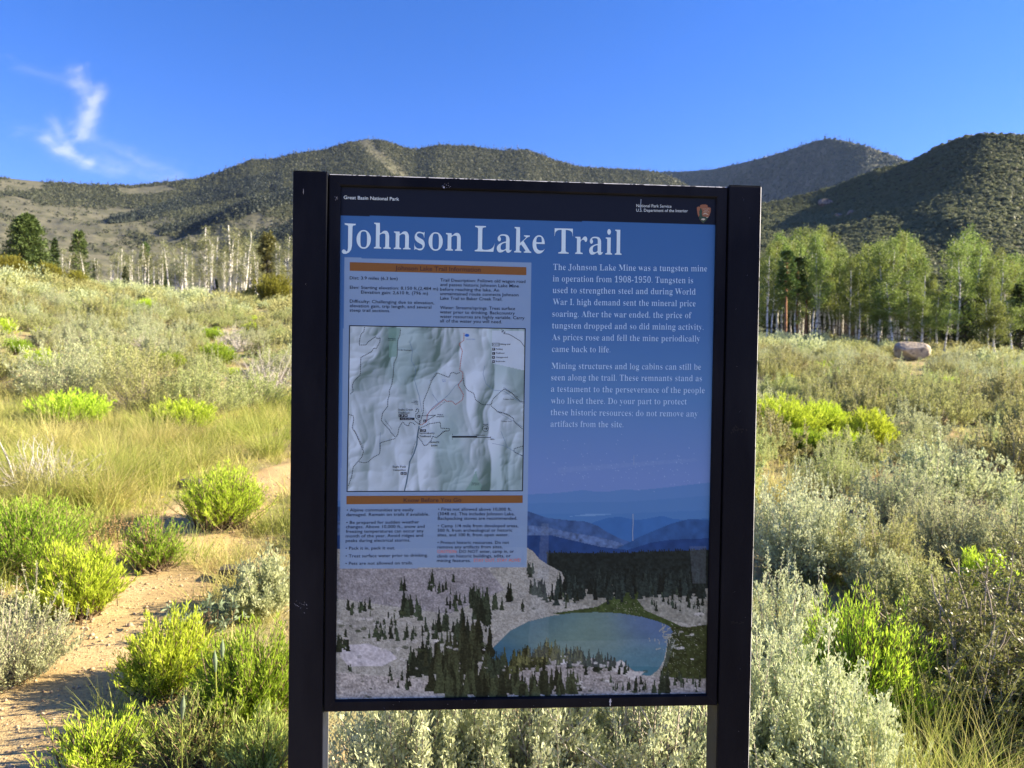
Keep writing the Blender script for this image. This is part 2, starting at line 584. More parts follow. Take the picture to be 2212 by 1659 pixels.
def dens_shadow_bands(px, py, a, d):  # added fir bands that imitate long cast shadows across the slope
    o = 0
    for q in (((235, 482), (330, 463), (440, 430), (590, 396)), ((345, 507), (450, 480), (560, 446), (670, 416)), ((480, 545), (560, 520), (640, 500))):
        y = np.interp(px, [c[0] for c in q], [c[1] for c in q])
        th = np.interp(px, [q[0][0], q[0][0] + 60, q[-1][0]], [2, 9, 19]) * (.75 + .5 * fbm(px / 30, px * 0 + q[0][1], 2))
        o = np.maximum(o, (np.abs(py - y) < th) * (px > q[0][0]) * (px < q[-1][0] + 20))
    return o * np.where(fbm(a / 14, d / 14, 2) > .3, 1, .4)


P = slope_points(zf_m, 150000, -.56, -.24, .05, .95, 380, 1750, rg, dens_shadow_bands)
scatter_mass('conifer_stands', P, np.clip(rg.lognormal(1.05, .3, len(P)), 1.4, 5), 12, shade_fir, .7, rg)  # added fir bands standing in for cast shadows
P = slope_points(zf_p, 36000, .12, .66, .0, 1.0, 2050, 2750, rg, lambda px, py, a, d: .8 + .2 * (fbm(a / 90, d / 90, 3) > .42))
scatter_mass('peak_woodland', P, rg.uniform(3.2, 6.5, len(P)), 10, wood_blue, .5, rg)
P = slope_points(zf_h, 74000, -.22, .74, .03, 1.0, 105, 520, rg, lambda px, py, a, d: (.62 + .38 * (fbm(a / 22, d / 22, 3) > .36)) * np.where(d < 150, .55, 1))
scatter_mass('hillside_scrub', P, rg.uniform(.5, 1.15, len(P)) * (.8 + .9 * fbm(P[:, 0] / 18, P[:, 1] / 18, 2)), 22, wood_hill, .0, rg, .85)

rock = noise_mat('granite', (.40, .315, .21), (.58, .48, .35), 1.6, .85, .03, 9, C=(.20, .17, .14), cscale=2.5)


def boulder(name, loc, size, rz, seed, label, group=None):
    bm = bmesh.new()
    bmesh.ops.create_icosphere(bm, subdivisions=5, radius=1)
    rg2 = np.random.default_rng(seed)
    o3 = rg2.uniform(0, 50, 3)
    planes = nrm(rg2.normal(size=(9, 3)))
    for v in bm.verts:
        p = np.array(v.co)
        p = np.sign(p) * np.abs(p) ** .60
        for q in planes:
            h = p @ q
            if h > .80:
                p = p - q * (h - .80) * .9
        p = p * (1 + .10 * (fbm(p[0] * 1.5 + o3[0], p[1] * 1.5 + p[2] * 1.1 + o3[1], 3) - .5) + .03 * (fbm(p[0] * 7 + o3[0], p[1] * 7 + p[2] * 6, 3) - .5))
        v.co = Vector(p * np.array(size) / 2)
    for f in bm.faces:
        f.smooth = True
    m = bpy.data.meshes.new(name)
    bm.to_mesh(m)
    bm.free()
    m.materials.append(rock)
    o = link(name, m, None, loc)
    o.rotation_euler = (.04, .06, rz)
    return tag(o, label, 'boulder', group)


rock_grey = noise_mat('grey_outcrop', (.14, .125, .105), (.26, .235, .20), .8, .9, .1, 3, C=(.09, .08, .07), cscale=.6)
p = at(1966, 780)
boulder('boulder', (p[0], p[1], p[2] + .56), (2.15 * p[1] / 47, 1.9 * p[1] / 47, 1.25 * p[1] / 47), R(12), 5, 'pale granite boulder lying in the sagebrush field below the aspens')
for px, py, s, lab in ((1786, 440, (13, 9, 6), 'large grey rock outcrop high on the scrubby hillside, just above the paler rocks'),
                       (1815, 466, (7, 4, 3.4), 'small pale rock ledge on the scrubby hillside, left of its brighter twin'),
                       (1836, 462, (4, 4, 5), 'small bright upright rock on the scrubby hillside')):
    a, b = fp_h(px, py)
    az = a / (520 * .75)
    z, d = zf_h(np.array(az), np.array(b / 415))
    ob_ = boulder('rock_outcrop', (float(d * math.sin(az)), float(d * math.cos(az)), float(z) + s[2] * .02), s, R(20), int(px), lab)
    ob_['category'] = 'rock outcrop'
    ob_.data.materials[0] = rock_grey


# ------------------------------------------------------------------ the sign
SA, SC = 0.0665, np.array([0.0409, 1.7335, EYE - 0.1864])          # turn of the sign, middle of its panel
PW, PH = 0.9144, 1.2346
ex, en, ez = np.array([math.cos(SA), math.sin(SA), 0]), np.array([math.sin(SA), -math.cos(SA), 0]), np.array([0, 0, 1.0])


def panel(px, py):
    """place on the panel (metres right of / above its middle) of a place in the photograph"""
    d = ray(px, py)
    o = SC - np.array([0, 0, EYE])
    t = (o @ en) / (d @ en)
    q = d * t[..., None] - o
    return q @ ex, q @ ez


def S(p):            # photograph at 2500 px -> 2212 px
    return (p[0] * .8848, p[1] * .8848)


black = noise_mat('black_powder_coat', (.0035, .0042, .008), (.006, .007, .011), 14, .5, .0004, 300, C=(.012, .013, .017), cscale=5, stretch=(1, 1, .25))
black.node_tree.nodes['Principled BSDF'].inputs['Specular IOR Level'].default_value = .08
chip_m = plain_mat('bare_metal', (.45, .45, .47), .5)
dark_chip = plain_mat('scuffed_black', (.002, .002, .003), .8)
sign = empty('information_sign', (SC[0], SC[1], 0), SA)
tag(sign, 'upright black framed trailhead sign with blue panel headed Johnson Lake Trail', 'sign')
ZC = SC[2]


def box_bm(bm, x0, x1, y0, y1, z0, z1, bev=.002):
    r = bmesh.ops.create_cube(bm, size=1)
    vs = r['verts']
    for v in vs:
        v.co = Vector((x0 + (v.co.x + .5) * (x1 - x0), y0 + (v.co.y + .5) * (y1 - y0), z0 + (v.co.z + .5) * (z1 - z0)))
    if bev:
        es = list({e for v in vs for e in v.link_edges})
        bmesh.ops.bevel(bm, geom=es, offset=bev, segments=2, affect='EDGES', profile=.5)


def bm_obj(name, bm, mat, parent):
    m = bpy.data.meshes.new(name)
    bm.to_mesh(m)
    bm.free()
    m.materials.append(mat)
    return link(name, m, parent)


# local frame of the sign: x right, y away from the viewer, z up from the ground; the panel's face is y = 0
for s in (-1, 1):
    bm = bmesh.new()
    a, b = (-.5672, -.4868) if s < 0 else (.4868, .5672)
    box_bm(bm, a, b, -.012, .070, -.35, ZC + .6472, .0025)
    post = bm_obj('post', bm, black, sign)
    bm = bmesh.new()
    box_bm(bm, a + .001, b - .001, -.011, .069, ZC + .6472, ZC + .6492, .0008)
    bm_obj('cap', bm, black, post)
lit_alu = noise_mat('bare_aluminium', (.16, .16, .15), (.22, .22, .21), 20, .5)  # tone of the inner face on the sunlit left post
shaded_alu = noise_mat('dull_inner_paint', (.03, .03, .025), (.045, .045, .038), 20, .6)  # same inner face at the right, its shade put into the colour
for s, post in zip((-1, 1), [o for o in sign.children if o.name.startswith('post')]):
    bm = bmesh.new()
    xa, xb = (-.4868, -.4855) if s < 0 else (.4855, .4868)
    box_bm(bm, xa, xb, -.004, .066, -.3, ZC - PH / 2 - .030, 0)  # thin plate added to carry the lit and shaded tones
    bm_obj('inner_plate', bm, lit_alu if s < 0 else shaded_alu, post)  # added plate
bm = bmesh.new()
hw, hh, ro = PW / 2, PH / 2, .0272
prof = [(0, .004), (0, -.006), (.003, -.009), (ro - .003, -.009), (ro, -.006), (ro, .045), (0, .045)]     # outwards, depth: one mitred section run round the panel
cor = [(-1, -1), (1, -1), (1, 1), (-1, 1)]
vv = [[bm.verts.new((sx * (hw + o), d, ZC + sz * (hh + o))) for o, d in prof] for sx, sz in cor]
for i in range(4):
    for j in range(len(prof)):
        k = (j + 1) % len(prof)
        bm.faces.new((vv[i][j], vv[i][k], vv[(i + 1) % 4][k], vv[(i + 1) % 4][j]))
bmesh.ops.recalc_face_normals(bm, faces=bm.faces)
frame = bm_obj('frame', bm, black, sign)
for sx, sz in cor:                                                 # mitre joints
    bm = bmesh.new()
    p0, p1 = Vector((sx * hw, -.0093, ZC + sz * hh)), Vector((sx * (hw + ro), -.0093, ZC + sz * (hh + ro)))
    n2 = Vector((-(p1 - p0).z, 0, (p1 - p0).x)).normalized() * .0005
    bm.faces.new([bm.verts.new(v) for v in (p0 + n2, p1 + n2, p1 - n2, p0 - n2)])
    bm_obj('mitre_joint', bm, dark_chip, frame)

# colours of the print: what the photograph shows, divided by the light falling on the panel
ILL = np.array([.56, .52, .70])


def lin(c):
    c = np.asarray(c, float) / 255
    return np.where(c <= .04045, c / 12.92, ((c + .055) / 1.055) ** 2.4)


def ink(*c):
    return np.clip(lin(c) / ILL, 0.002, .85)


# ---- the printed photograph and map, as a fine coloured mesh
NX, NZ = 500, 675
gx, gz = np.meshgrid(np.linspace(-hw, hw, NX), np.linspace(hh, -hh, NZ))
img = np.zeros((NZ, NX, 3))
rp = np.random.default_rng(21)


def gpx(pts):
    """2212 px places -> grid places of the print"""
    q = np.array(pts, float)
    a, b = panel(q[:, 0], q[:, 1])
    return np.stack([(a + hw) / PW * (NX - 1), (hh - b) / PH * (NZ - 1)], 1)


def fill_mask(G):
    x0, y0 = np.maximum(np.floor(G.min(0)).astype(int), 0)
    x1, y1 = np.minimum(np.ceil(G.max(0)).astype(int) + 1, [NX, NZ])
    if x1 <= x0 or y1 <= y0:
        return None
    X, Y = np.meshgrid(np.arange(x0, x1), np.arange(y0, y1))
    ins = np.zeros(X.shape, bool)
    for (a, b), (c, d) in zip(G, np.roll(G, -1, 0)):
        if b != d:
            ins ^= ((b > Y) != (d > Y)) & (X < (c - a) * (Y - b) / (d - b) + a)
    return slice(y0, y1), slice(x0, x1), ins


def poly(pts, c, var=0, vs=.1, alpha=1):
    m = fill_mask(gpx(pts))
    if m is None:
        return
    ys, xs, ins = m
    Y, X = np.mgrid[ys, xs]
    c = np.asarray(c, float)
    if c.ndim == 1:
        c = np.broadcast_to(c, ins.shape + (3,))
    if var:
        c = c * (1 + var * 2 * (fbm(X * vs, Y * vs, 4) - .5))[..., None]
    img[ys, xs][ins] = img[ys, xs][ins] * (1 - alpha) + c[ins] * alpha


Z5 = lambda *p: [(690.1 + .4 * x, 1194.5 + .4 * y) for x, y in p]
Z6 = lambda *p: [(1132.5 + .32 * x, 707.8 + .32 * y) for x, y in p]
YY = np.linspace(0, 1, NZ)[:, None, None]
skyc = [(0, (43, 76, 132)), (.25, (52, 84, 140)), (.4, (66, 98, 152)), (.56, (86, 106, 162)), (1, (86, 106, 162))]
for k in range(3):
    img[..., k] = np.interp(YY[..., 0], [s[0] for s in skyc], [ink(*s[1])[k] for s in skyc])
E6 = [(1300, 2500), (-1500, 2500)]
poly(Z6((-1500, 1180), (-300, 1128), (25, 1125), (200, 1118), (300, 1108), (400, 1095), (480, 1108), (560, 1108), (680, 1090), (760, 1098), (900, 1085), (1050, 1068), (1300, 1040), *E6), ink(70, 100, 155))
poly(Z6((-300, 1190), (300, 1180), (700, 1175), (1300, 1130), *E6), ink(65, 97, 152))
poly(Z6((-300, 1260), (300, 1255), (580, 1258), (1300, 1230), *E6), ink(60, 94, 150))
poly(Z6((300, 1275), (420, 1258), (590, 1259), (520, 1268)), ink(86, 116, 165))
poly(Z6((440, 1330), (480, 1310), (560, 1285), (640, 1275), (760, 1300), (830, 1290), (930, 1270), (1000, 1290), (1100, 1300), (1300, 1280), *E6), ink(46, 82, 142), .12, .08)
poly(Z6((-1500, 1200), (25, 1240), (160, 1285), (300, 1300), (420, 1310), (500, 1340), (560, 1380), (640, 1420), (720, 1450), (800, 1500), *E6), ink(48, 70, 118), .5, .12)
poly(Z6((-1500, 1300), (120, 1340), (300, 1380), (480, 1410), (640, 1450), (760, 1500), *E6), ink(66, 84, 128), .8, .22)
poly(Z6((690, 1460), (760, 1420), (900, 1360), (1000, 1320), (1120, 1290), (1300, 1305), *E6), ink(38, 66, 118), .35, .1)
poly(Z6((-1500, 1400), (180, 1400), (300, 1430), (520, 1480), (700, 1500), (860, 1450), (1000, 1430), (1300, 1420), *E6), ink(27, 50, 100), .3, .1)


def spiky(pts, n, hgt, seed):
    r3 = np.random.default_rng(seed)
    xs = np.linspace(pts[0][0], pts[-1][0], n)
    ys = np.interp(xs, [p[0] for p in pts], [p[1] for p in pts])
    return [(x, y - (hgt * r3.random() if i % 2 else 0)) for i, (x, y) in enumerate(zip(xs, ys))]


poly(spiky(Z6((150, 1520), (400, 1525), (700, 1520), (900, 1512), (1300, 1500)), 150, 8, 1) + Z5((2200, 260), (1240, 280)), ink(22, 28, 30), .7, .3)
talus = ink(124, 121, 126)
poly(Z5((1200, 250), (2300, 250), (2300, 900), (-100, 900), (-100, 700)), talus, .5, .8)
poly(Z6((-1500, 1500), (10, 1480), (60, 1510), (100, 1560), (160, 1600), (260, 1655)) + Z5((1310, 112), (1420, 300), (2300, 320), (2300, 900), (-100, 900)), talus, .55, .9)
poly(Z5((-100, 50), (700, 90), (900, 70), (1000, 200), (700, 330), (-100, 220)), ink(112, 108, 120), .65, .8)
poly(Z5((1250, 250), (1500, 180), (1650, 160), (1800, 190), (2200, 190), (2200, 420), (1700, 330)), ink(108, 106, 108), .5, .35)
poly(Z5((1260, 325), (1400, 305), (1500, 290), (1600, 232), (1680, 172), (1760, 160), (1785, 190), (1715, 250), (1760, 310), (1900, 370), (1960, 400), (1890, 410), (1740, 350), (1500, 322), (1300, 335)), ink(46, 56, 32), .7, .25)
poly(Z5((1890, 395), (2000, 400), (2200, 370), (2200, 660), (1990, 690), (1840, 660), (1870, 560)), ink(42, 47, 27), .7, .3)
lake = [(890, 560), (960, 490), (1030, 420), (1130, 370), (1250, 340), (1380, 322), (1500, 320), (1620, 325), (1740, 345), (1830, 370), (1890, 395), (1908, 425), (1880, 470), (1870, 530), (1860, 580), (1830, 630), (1790, 662), (1700, 660), (960, 680)]
poly(Z5(*lake), ink(60, 88, 108))
G = gpx(Z5(*lake))
ys, xs, ins = fill_mask(G)
Y, X = np.mgrid[ys, xs]
gl = gpx(Z5((900, 330), (1900, 330), (900, 660)))
u = (X - gl[0, 0]) / (gl[1, 0] - gl[0, 0])
v = (Y - gl[0, 1]) / (gl[2, 1] - gl[0, 1])
wgt = lambda cu, cv, s: np.exp(-((u - cu) ** 2 + (v - cv) ** 2 * .4) / s)[..., None]
ws = [(wgt(.08, .8, .03), (40, 74, 104)), (wgt(.5, .4, .06), (84, 102, 104)), (wgt(.95, .2, .04), (66, 82, 122)), (wgt(.9, .9, .05), (54, 88, 110)), (wgt(.25, .1, .04), (58, 84, 104))]
lc = sum(w_ * ink(*c) for w_, c in ws) / sum(w_ for w_, c in ws)
lc = lc * (1 + .22 * (fbm(X * .07, Y * .2, 4) - .5))[..., None]
img[ys, xs][ins] = lc[ins]
poly(Z5((120, 500), (260, 490), (380, 530), (420, 570), (340, 610), (160, 612), (110, 560)), ink(150, 145, 162), .25, .3)
poly(Z5((60, 640), (640, 690), (640, 900), (60, 900)), ink(132, 126, 134), .75, .55)
poly(Z5((860, 610), (930, 585), (990, 612), (1060, 604), (1120, 572), (1200, 548), (1270, 566), (1340, 556), (1420, 574), (1500, 566), (1570, 590), (1640, 585), (1690, 632), (1750, 664), (1800, 668), (2200, 690), (2200, 900), (900, 900)), ink(122, 116, 124), .75, .5)
poly(Z5((1280, 570), (1320, 548), (1350, 590), (1300, 605)), ink(165, 160, 175))
poly(Z5((1560, 620), (1630, 575), (1690, 640), (1760, 640), (1700, 690)), ink(150, 145, 155), .4, .5)
for _ in range(240):                                                  # pebbles on the meadow
    x, y = (rp.uniform(1860, 2080), rp.uniform(400, 650)) if rp.random() < .6 else (rp.normal(1660, 70), rp.normal(280, 40))
    poly(Z5((x, y), (x + 7, y + 1), (x + 4, y + 5)), ink(105, 106, 96), 0, 0, .7)
for _ in range(46):                                                    # driftwood by the shore
    x, y = rp.normal(1880, 45), rp.normal(440, 45)
    a, l = rp.uniform(0, 3.1), rp.uniform(12, 40)
    poly(Z5((x, y), (x + l * math.cos(a), y + l * math.sin(a)), (x + l * math.cos(a) + 3, y + l * math.sin(a) + 4), (x + 3, y + 4)), ink(120, 120, 122))


def tree_print(zx, zy, h, w_, c):
    n = 7
    L = [(zx - w_ * (i / n) * rp.uniform(.5, 1.1), zy - h + h * i / n) for i in range(n + 1)]
    Rr = [(zx + w_ * (i / n) * rp.uniform(.5, 1.1), zy - h + h * i / n) for i in range(n, -1, -1)]
    poly(Z5(*(L + Rr)), ink(*c), .8, .6)


def tree_group(x0, y0, x1, y1, n, h0, h1, c=(28, 33, 27), spread=18):
    q = []
    for _ in range(n):
        s = rp.random()
        q.append((x0 + (x1 - x0) * s + rp.normal() * spread, y0 + (y1 - y0) * s + rp.normal() * spread, rp.uniform(h0, h1)))
    for x, y, h in sorted(q, key=lambda t: t[1]):
        k = rp.uniform(.7, 1.7)
        tree_print(x, y, h, h * rp.uniform(.13, .24), (c[0] * k, c[1] * k, c[2] * k))


tree_group(1260, 240, 2080, 210, 150, 60, 130, (20, 25, 26), 22)
tree_group(1800, 260, 2080, 300, 30, 30, 60, (26, 32, 28), 18)
tree_group(1130, 200, 1260, 260, 12, 60, 110, (32, 36, 34), 14)
tree_group(1120, 80, 1180, 190, 6, 50, 100, (34, 38, 36), 10)
tree_group(100, 290, 260, 320, 14, 40, 80)
tree_group(440, 330, 540, 340, 12, 60, 150)
tree_group(440, 200, 460, 215, 2, 60, 80, spread=5)
tree_group(590, 210, 700, 190, 12, 35, 70)
tree_group(600, 165, 610, 170, 2, 80, 95, spread=3)
tree_group(720, 155, 726, 160, 2, 40, 55, spread=2)
tree_group(700, 290, 760, 280, 9, 50, 80)
tree_group(820, 350, 900, 350, 22, 100, 180, spread=16)
tree_group(820, 250, 880, 330, 12, 70, 110)
tree_group(930, 300, 980, 300, 6, 60, 110, spread=10)
tree_group(1020, 260, 1030, 255, 4, 90, 130, spread=5)
tree_group(1085, 310, 1095, 305, 3, 50, 65, spread=5)
tree_group(840, 410, 960, 400, 9, 30, 55)
tree_group(300, 390, 420, 390, 14, 25, 50)
tree_group(280, 460, 640, 450, 30, 40, 90)
tree_group(640, 430, 830, 480, 24, 60, 160)
tree_group(110, 520, 160, 500, 8, 50, 120)
tree_group(480, 650, 620, 640, 22, 90, 190)
tree_group(640, 640, 860, 560, 60, 90, 200, (30, 32, 24), 30)
tree_group(650, 760, 1000, 760, 70, 90, 200, (32, 35, 26), 34)
tree_group(1000, 760, 1420, 750, 46, 70, 160, (34, 37, 28), 22)
tree_group(1000, 640, 1280, 590, 60, 50, 120, (40, 42, 28))
tree_group(1180, 560, 1260, 540, 16, 40, 80, (62, 60, 40))
tree_group(1340, 560, 1400, 550, 10, 40, 70, (60, 58, 40))
tree_group(1340, 600, 1420, 580, 12, 40, 80)
tree_group(1440, 620, 1530, 640, 16, 60, 110)
tree_group(1540, 610, 1640, 600, 14, 30, 60)
tree_group(930, 650, 1010, 640, 14, 60, 120)
tree_group(1060, 600, 1260, 560, 40, 40, 90, (50, 50, 34), 14)
tree_group(1300, 590, 1420, 575, 22, 30, 70, (46, 48, 34), 12)
tree_group(1580, 640, 1650, 660, 10, 30, 60)
tree_group(1580, 740, 1720, 740, 16, 40, 70)
tree_group(1820, 750, 1880, 740, 14, 60, 110)
tree_group(1720, 740, 1800, 750, 8, 30, 60)
tree_group(1920, 700, 2080, 710, 18, 30, 60)
tree_group(360, 700, 470, 720, 9, 40, 80)
tree_group(150, 640, 190, 640, 4, 30, 50)
tree_group(1240, 270, 1400, 250, 14, 30, 60)
for _ in range(420):                                                   # scattered low shrubs and boulders of the talus
    x, y = rp.uniform(90, 2080), rp.uniform(300, 780)
    if fbm(x / 160, y / 120, 3) < .5 or (900 < x < 1900 and 310 < y < 560):
        continue
    w_ = rp.uniform(5, 22)
    th_ = np.linspace(0, 6.283, 9)[:-1]
    c_ = (46, 52, 38) if rp.random() < .6 else (146, 142, 152)
    poly(Z5(*[(x + w_ * math.cos(t) * rp.uniform(.6, 1.2), y + w_ * .5 * math.sin(t) * rp.uniform(.6, 1.2)) for t in th_]), ink(*c_), .8, .5, rp.uniform(.4, .9))
Yn, Xn = np.mgrid[0:NZ, 0:NX]
land = (Yn > NZ * .735)[..., None]
lakem = np.zeros((NZ, NX), bool)
ys, xs, ins = fill_mask(G)
lakem[ys, xs] = ins
gr_ = 1 + (.75 * (fbm(Xn * .45, Yn * .55, 3) - .5) + .5 * (fbm(Xn * .09 + 7, Yn * .12, 3) - .5)) * np.where(lakem, .25, 1)
img = np.where(land, img * gr_[..., None], img)
# pale information box, slightly see through, over the landscape
boxq = [S(p) for p in ((841, 628.7), (1298, 641.4), (1286.6, 1384), (829, 1388.7))]
poly(boxq, ink(103, 121, 160), .03, .02, .93)


# the shaded relief of the map
mapq = [S(p) for p in ((853.7, 795.1), (1282.2, 802.5), (1275.6, 1198.2), (847.3, 1199.8))]
ys, xs, ins = fill_mask(gpx(mapq))
Y, X = np.mgrid[ys, xs]
mw = xs.stop - xs.start
U, V = (X - xs.start) / mw, (Y - ys.start) / mw
wx = fbm(U * 3 + 4, V * 3, 3) * .35
hgt = fbm((U + wx * .6) * 3.6 + .3, V * .9 + wx, 2, True) * 1.5 + fbm(U * 6 + wx * 3, V * 5 + wx * 3, 3, True) * .42 + fbm(U * 22, V * 18, 3) * .035
dzx, dzy = np.gradient(hgt, axis=1) * mw, np.gradient(hgt, axis=0) * mw
shd = np.clip(.64 - .055 * dzx - .038 * dzy, 0, 1)
lowv = smooth01((fbm(U * 3.2 + 8, V * 1.0 + 3, 3) - .47) * 6)
mc = ink(80, 96, 102)[None, None] * (1 - shd[..., None]) + ink(158, 168, 196)[None, None] * shd[..., None]
mc = mc * (1 - .36 * lowv[..., None] * np.array([1.0, .75, .9]))
img[ys, xs][ins] = mc[ins]
Z3 = lambda *p: [((820 + .2652 * x) * .8848, (780 + .2652 * y) * .8848) for x, y in p]
poly(Z3((485, 75), (600, 80), (570, 190), (565, 340), (490, 350)), ink(88, 115, 118), .06, .1, .75)
poly(Z3((1290, 1390), (1310, 1480), (1345, 1520), (1330, 1575), (1190, 1575), (1240, 1500)), ink(92, 120, 122), .06, .1, .75)
poly(Z3((1440, 100), (1735, 110), (1735, 470), (1560, 430), (1430, 400)), ink(148, 158, 188), .05, .1, .8)
th_ = np.linspace(0, 6.283, 16)[:-1]
poly(Z3(*[(1207 + 23 * math.cos(t), 146 + 15 * math.sin(t)) for t in th_]), ink(30, 75, 160))
# black header and the scuffs of old tape
hdr = [S(p) for p in ((800, 440), (1780, 440), (1744.4 + 6, 548.9), (834.8 - 6, 525.4))]
poly(hdr, ink(17, 20, 34))
for q, a in ((((1205, 1010), (1500, 990), (1510, 996), (1205, 1022)), .05), (((1170, 1130), (1185, 1130), (1185, 1250), (1160, 1250)), .07), (((1490, 1180), (1525, 1180), (1525, 1260), (1496, 1260)), .06),
             (((1150, 1230), (1185, 1230), (1185, 1420), (1140, 1420)), .05), (((1200, 1385), (1460, 1380), (1440, 1440), (1180, 1440)), .06)):
    poly(q, ink(150, 158, 185), .6, .5, a)
for _ in range(160):
    x, y = rp.uniform(1180, 1515), rp.normal(1005, 25)
    poly(((x, y), (x + 1.8, y + .5), (x + 1, y + 2.2)), ink(140, 152, 190), 0, 0, .5)

m_, n_, l_, p_ = mat_new('printed_panel')
at_ = n_.new('ShaderNodeAttribute')
at_.attribute_name = 'col'
l_.new(at_.outputs['Color'], p_.inputs['Base Color'])
p_.inputs['Roughness'].default_value = .45
p_.inputs['Specular IOR Level'].default_value = .12
print_mat = m_
b0 = np.arange(NZ - 1)[:, None] * NX + np.arange(NX - 1)[None]
pv = np.stack([gx, np.zeros_like(gx), gz + ZC], -1)
pan = link('panel', None, sign) if False else None
bm = bmesh.new()
box_bm(bm, -hw, hw, .0005, .004, ZC - hh, ZC + hh, 0)
pan = bm_obj('panel', bm, plain_mat('panel_back', (.1, .1, .12), .5), sign)
link('landscape_print', mesh('landscape_print', pv, np.stack([b0, b0 + NX, b0 + NX + 1, b0 + 1], -1), mat=print_mat, col=img.reshape(-1, 3)), pan)


# ---- lettering
def bold_serif(s):
    o = ''
    for c in s:
        if 'A' <= c <= 'Z':
            o += chr(0x1D400 + ord(c) - 65)
        elif 'a' <= c <= 'z':
            o += chr(0x1D41A + ord(c) - 97)
        elif '0' <= c <= '9':
            o += chr(0x1D7CE + ord(c) - 48)
        else:
            o += c
    return o


def glyphs(s, serif=False, fat=0.0, slim=0.0, res=3):
    """outline of a line of text as a flat mesh; size 1. slim: serif stems are thinned sideways only"""
    c = bpy.data.curves.new('t', 'FONT')
    c.body = bold_serif(s) if serif else s
    c.size = 1
    c.offset = fat
    c.resolution_u = res
    o = bpy.data.objects.new('t', c)
    me = bpy.data.meshes.new_from_object(o)
    bm = bmesh.new()
    bm.from_mesh(me)
    bpy.data.objects.remove(o)
    bpy.data.curves.remove(c)
    bpy.data.meshes.remove(me)
    bmesh.ops.remove_doubles(bm, verts=bm.verts, dist=1e-5)
    bm.verts.index_update()
    V = np.array([v.co[:2] for v in bm.verts]).reshape(-1, 2)
    T = [[l.vert.index for l in t] for t in bm.calc_loop_triangles()]
    if slim:
        nrmv = np.zeros_like(V)
        for e in bm.edges:
            if len(e.link_faces) == 1:
                f = e.link_faces[0]
                a, b = e.verts[0].index, e.verts[1].index
                d = V[b] - V[a]
                n = np.array([d[1], -d[0]])
                cen = np.array(f.calc_center_median()[:2])
                if n @ (cen - V[a]) > 0:
                    n = -n
                nrmv[a] += n / (np.linalg.norm(d) + 1e-9)
                nrmv[b] += n / (np.linalg.norm(d) + 1e-9)
        ln = np.linalg.norm(nrmv, axis=1, keepdims=True)
        nrmv = nrmv / np.maximum(ln, 1e-6)
        V = V - np.stack([np.clip(nrmv[:, 0] * 1.3, -1, 1) * slim, -nrmv[:, 1] * slim * .16], 1)
    bm.free()
    return V, np.array(T, int).reshape(-1, 3)


_capV, _ = glyphs('H')
CAP = _capV[:, 1].max()
_capS, _ = glyphs('H', True)
CAPS = _capS[:, 1].max()


class Letters:
    def __init__(s, y=-.0008):
        s.a, s.y = Acc(), y

    def line(s, text, p0, p1, cap, serif=False, fat=0, slim=0, res=3):
        """p0, p1: ends of the baseline in the photograph (2500 px); cap: height of its capitals there"""
        if not text.strip():
            return
        V, T = glyphs(text, serif, fat, slim, res)
        (ax, bx), (az_, bz) = panel(*np.array([S(p0), S(p1)]).T)
        d = math.hypot(bx - ax, bz - az_)
        x = (V[:, 0] - V[:, 0].min()) / (V[:, 0].max() - V[:, 0].min())
        k = d / math.hypot(p1[0] - p0[0], p1[1] - p0[1])
        y = V[:, 1] / (CAPS if serif else CAP) * cap * k
        ux, uz = (bx - ax) / d, (bz - az_) / d
        P3 = np.stack([ax + ux * d * x - uz * y, np.full(len(x), s.y), ZC + az_ + uz * d * x + ux * y], 1)[T].reshape(-1, 3)
        P3[:, 1] -= np.repeat(np.arange(len(T)) % 17, 3) * 8e-6     # a hair apart, so that overlapping outlines never share a plane
        s.a.add(P3, None, np.arange(len(P3)).reshape(-1, 3))

    def strokes(s, pts, width, dash=None):
        """a line along places of the photograph (2212 px); width in metres"""
        q = np.array(pts, float)
        a, b = panel(q[:, 0], q[:, 1])
        L = np.concatenate([[0], np.cumsum(np.hypot(np.diff(a), np.diff(b)))])
        cuts = [(L[i], L[i + 1]) for i in range(len(L) - 1)]
        if dash:
            cuts = [(t, min(t + dash[0], L[-1])) for t in np.arange(0, L[-1], dash[0] + dash[1])]
        for t0, t1 in cuts:
            x0, x1 = np.interp([t0, t1], L, a)
            z0, z1 = np.interp([t0, t1], L, b)
            d = math.hypot(x1 - x0, z1 - z0) + 1e-9
            nx_, nz_ = -(z1 - z0) / d * width / 2, (x1 - x0) / d * width / 2
            e = (0 if dash else width * .3) / d
            x0, z0, x1, z1 = x0 - (x1 - x0) * e, z0 - (z1 - z0) * e, x1 + (x1 - x0) * e, z1 + (z1 - z0) * e
            s.a.add([(x0 + nx_, s.y, ZC + z0 + nz_), (x1 + nx_, s.y, ZC + z1 + nz_), (x1 - nx_, s.y, ZC + z1 - nz_), (x0 - nx_, s.y, ZC + z0 - nz_)], [[3, 2, 1, 0]])

    def shape(s, pts):
        q = np.array(pts, float)
        a, b = panel(q[:, 0], q[:, 1])
        bm = bmesh.new()
        bm.faces.new([bm.verts.new((x, s.y, ZC + z)) for x, z in zip(a, b)])
        bm.normal_update()
        T = [[l.vert.index for l in t] for t in (bm.verts.index_update() or bm.calc_loop_triangles())]
        V = [tuple(v.co) for v in bm.verts]
        bm.free()
        s.a.add(V, None, T)

    def done(s, name, col, parent):
        m = bpy.data.materials.get('ink_' + name + str(col)) or plain_mat('ink_' + name + str(col), ink(*col), .5, .15)
        return link(name, s.a.mesh(name, m), parent)


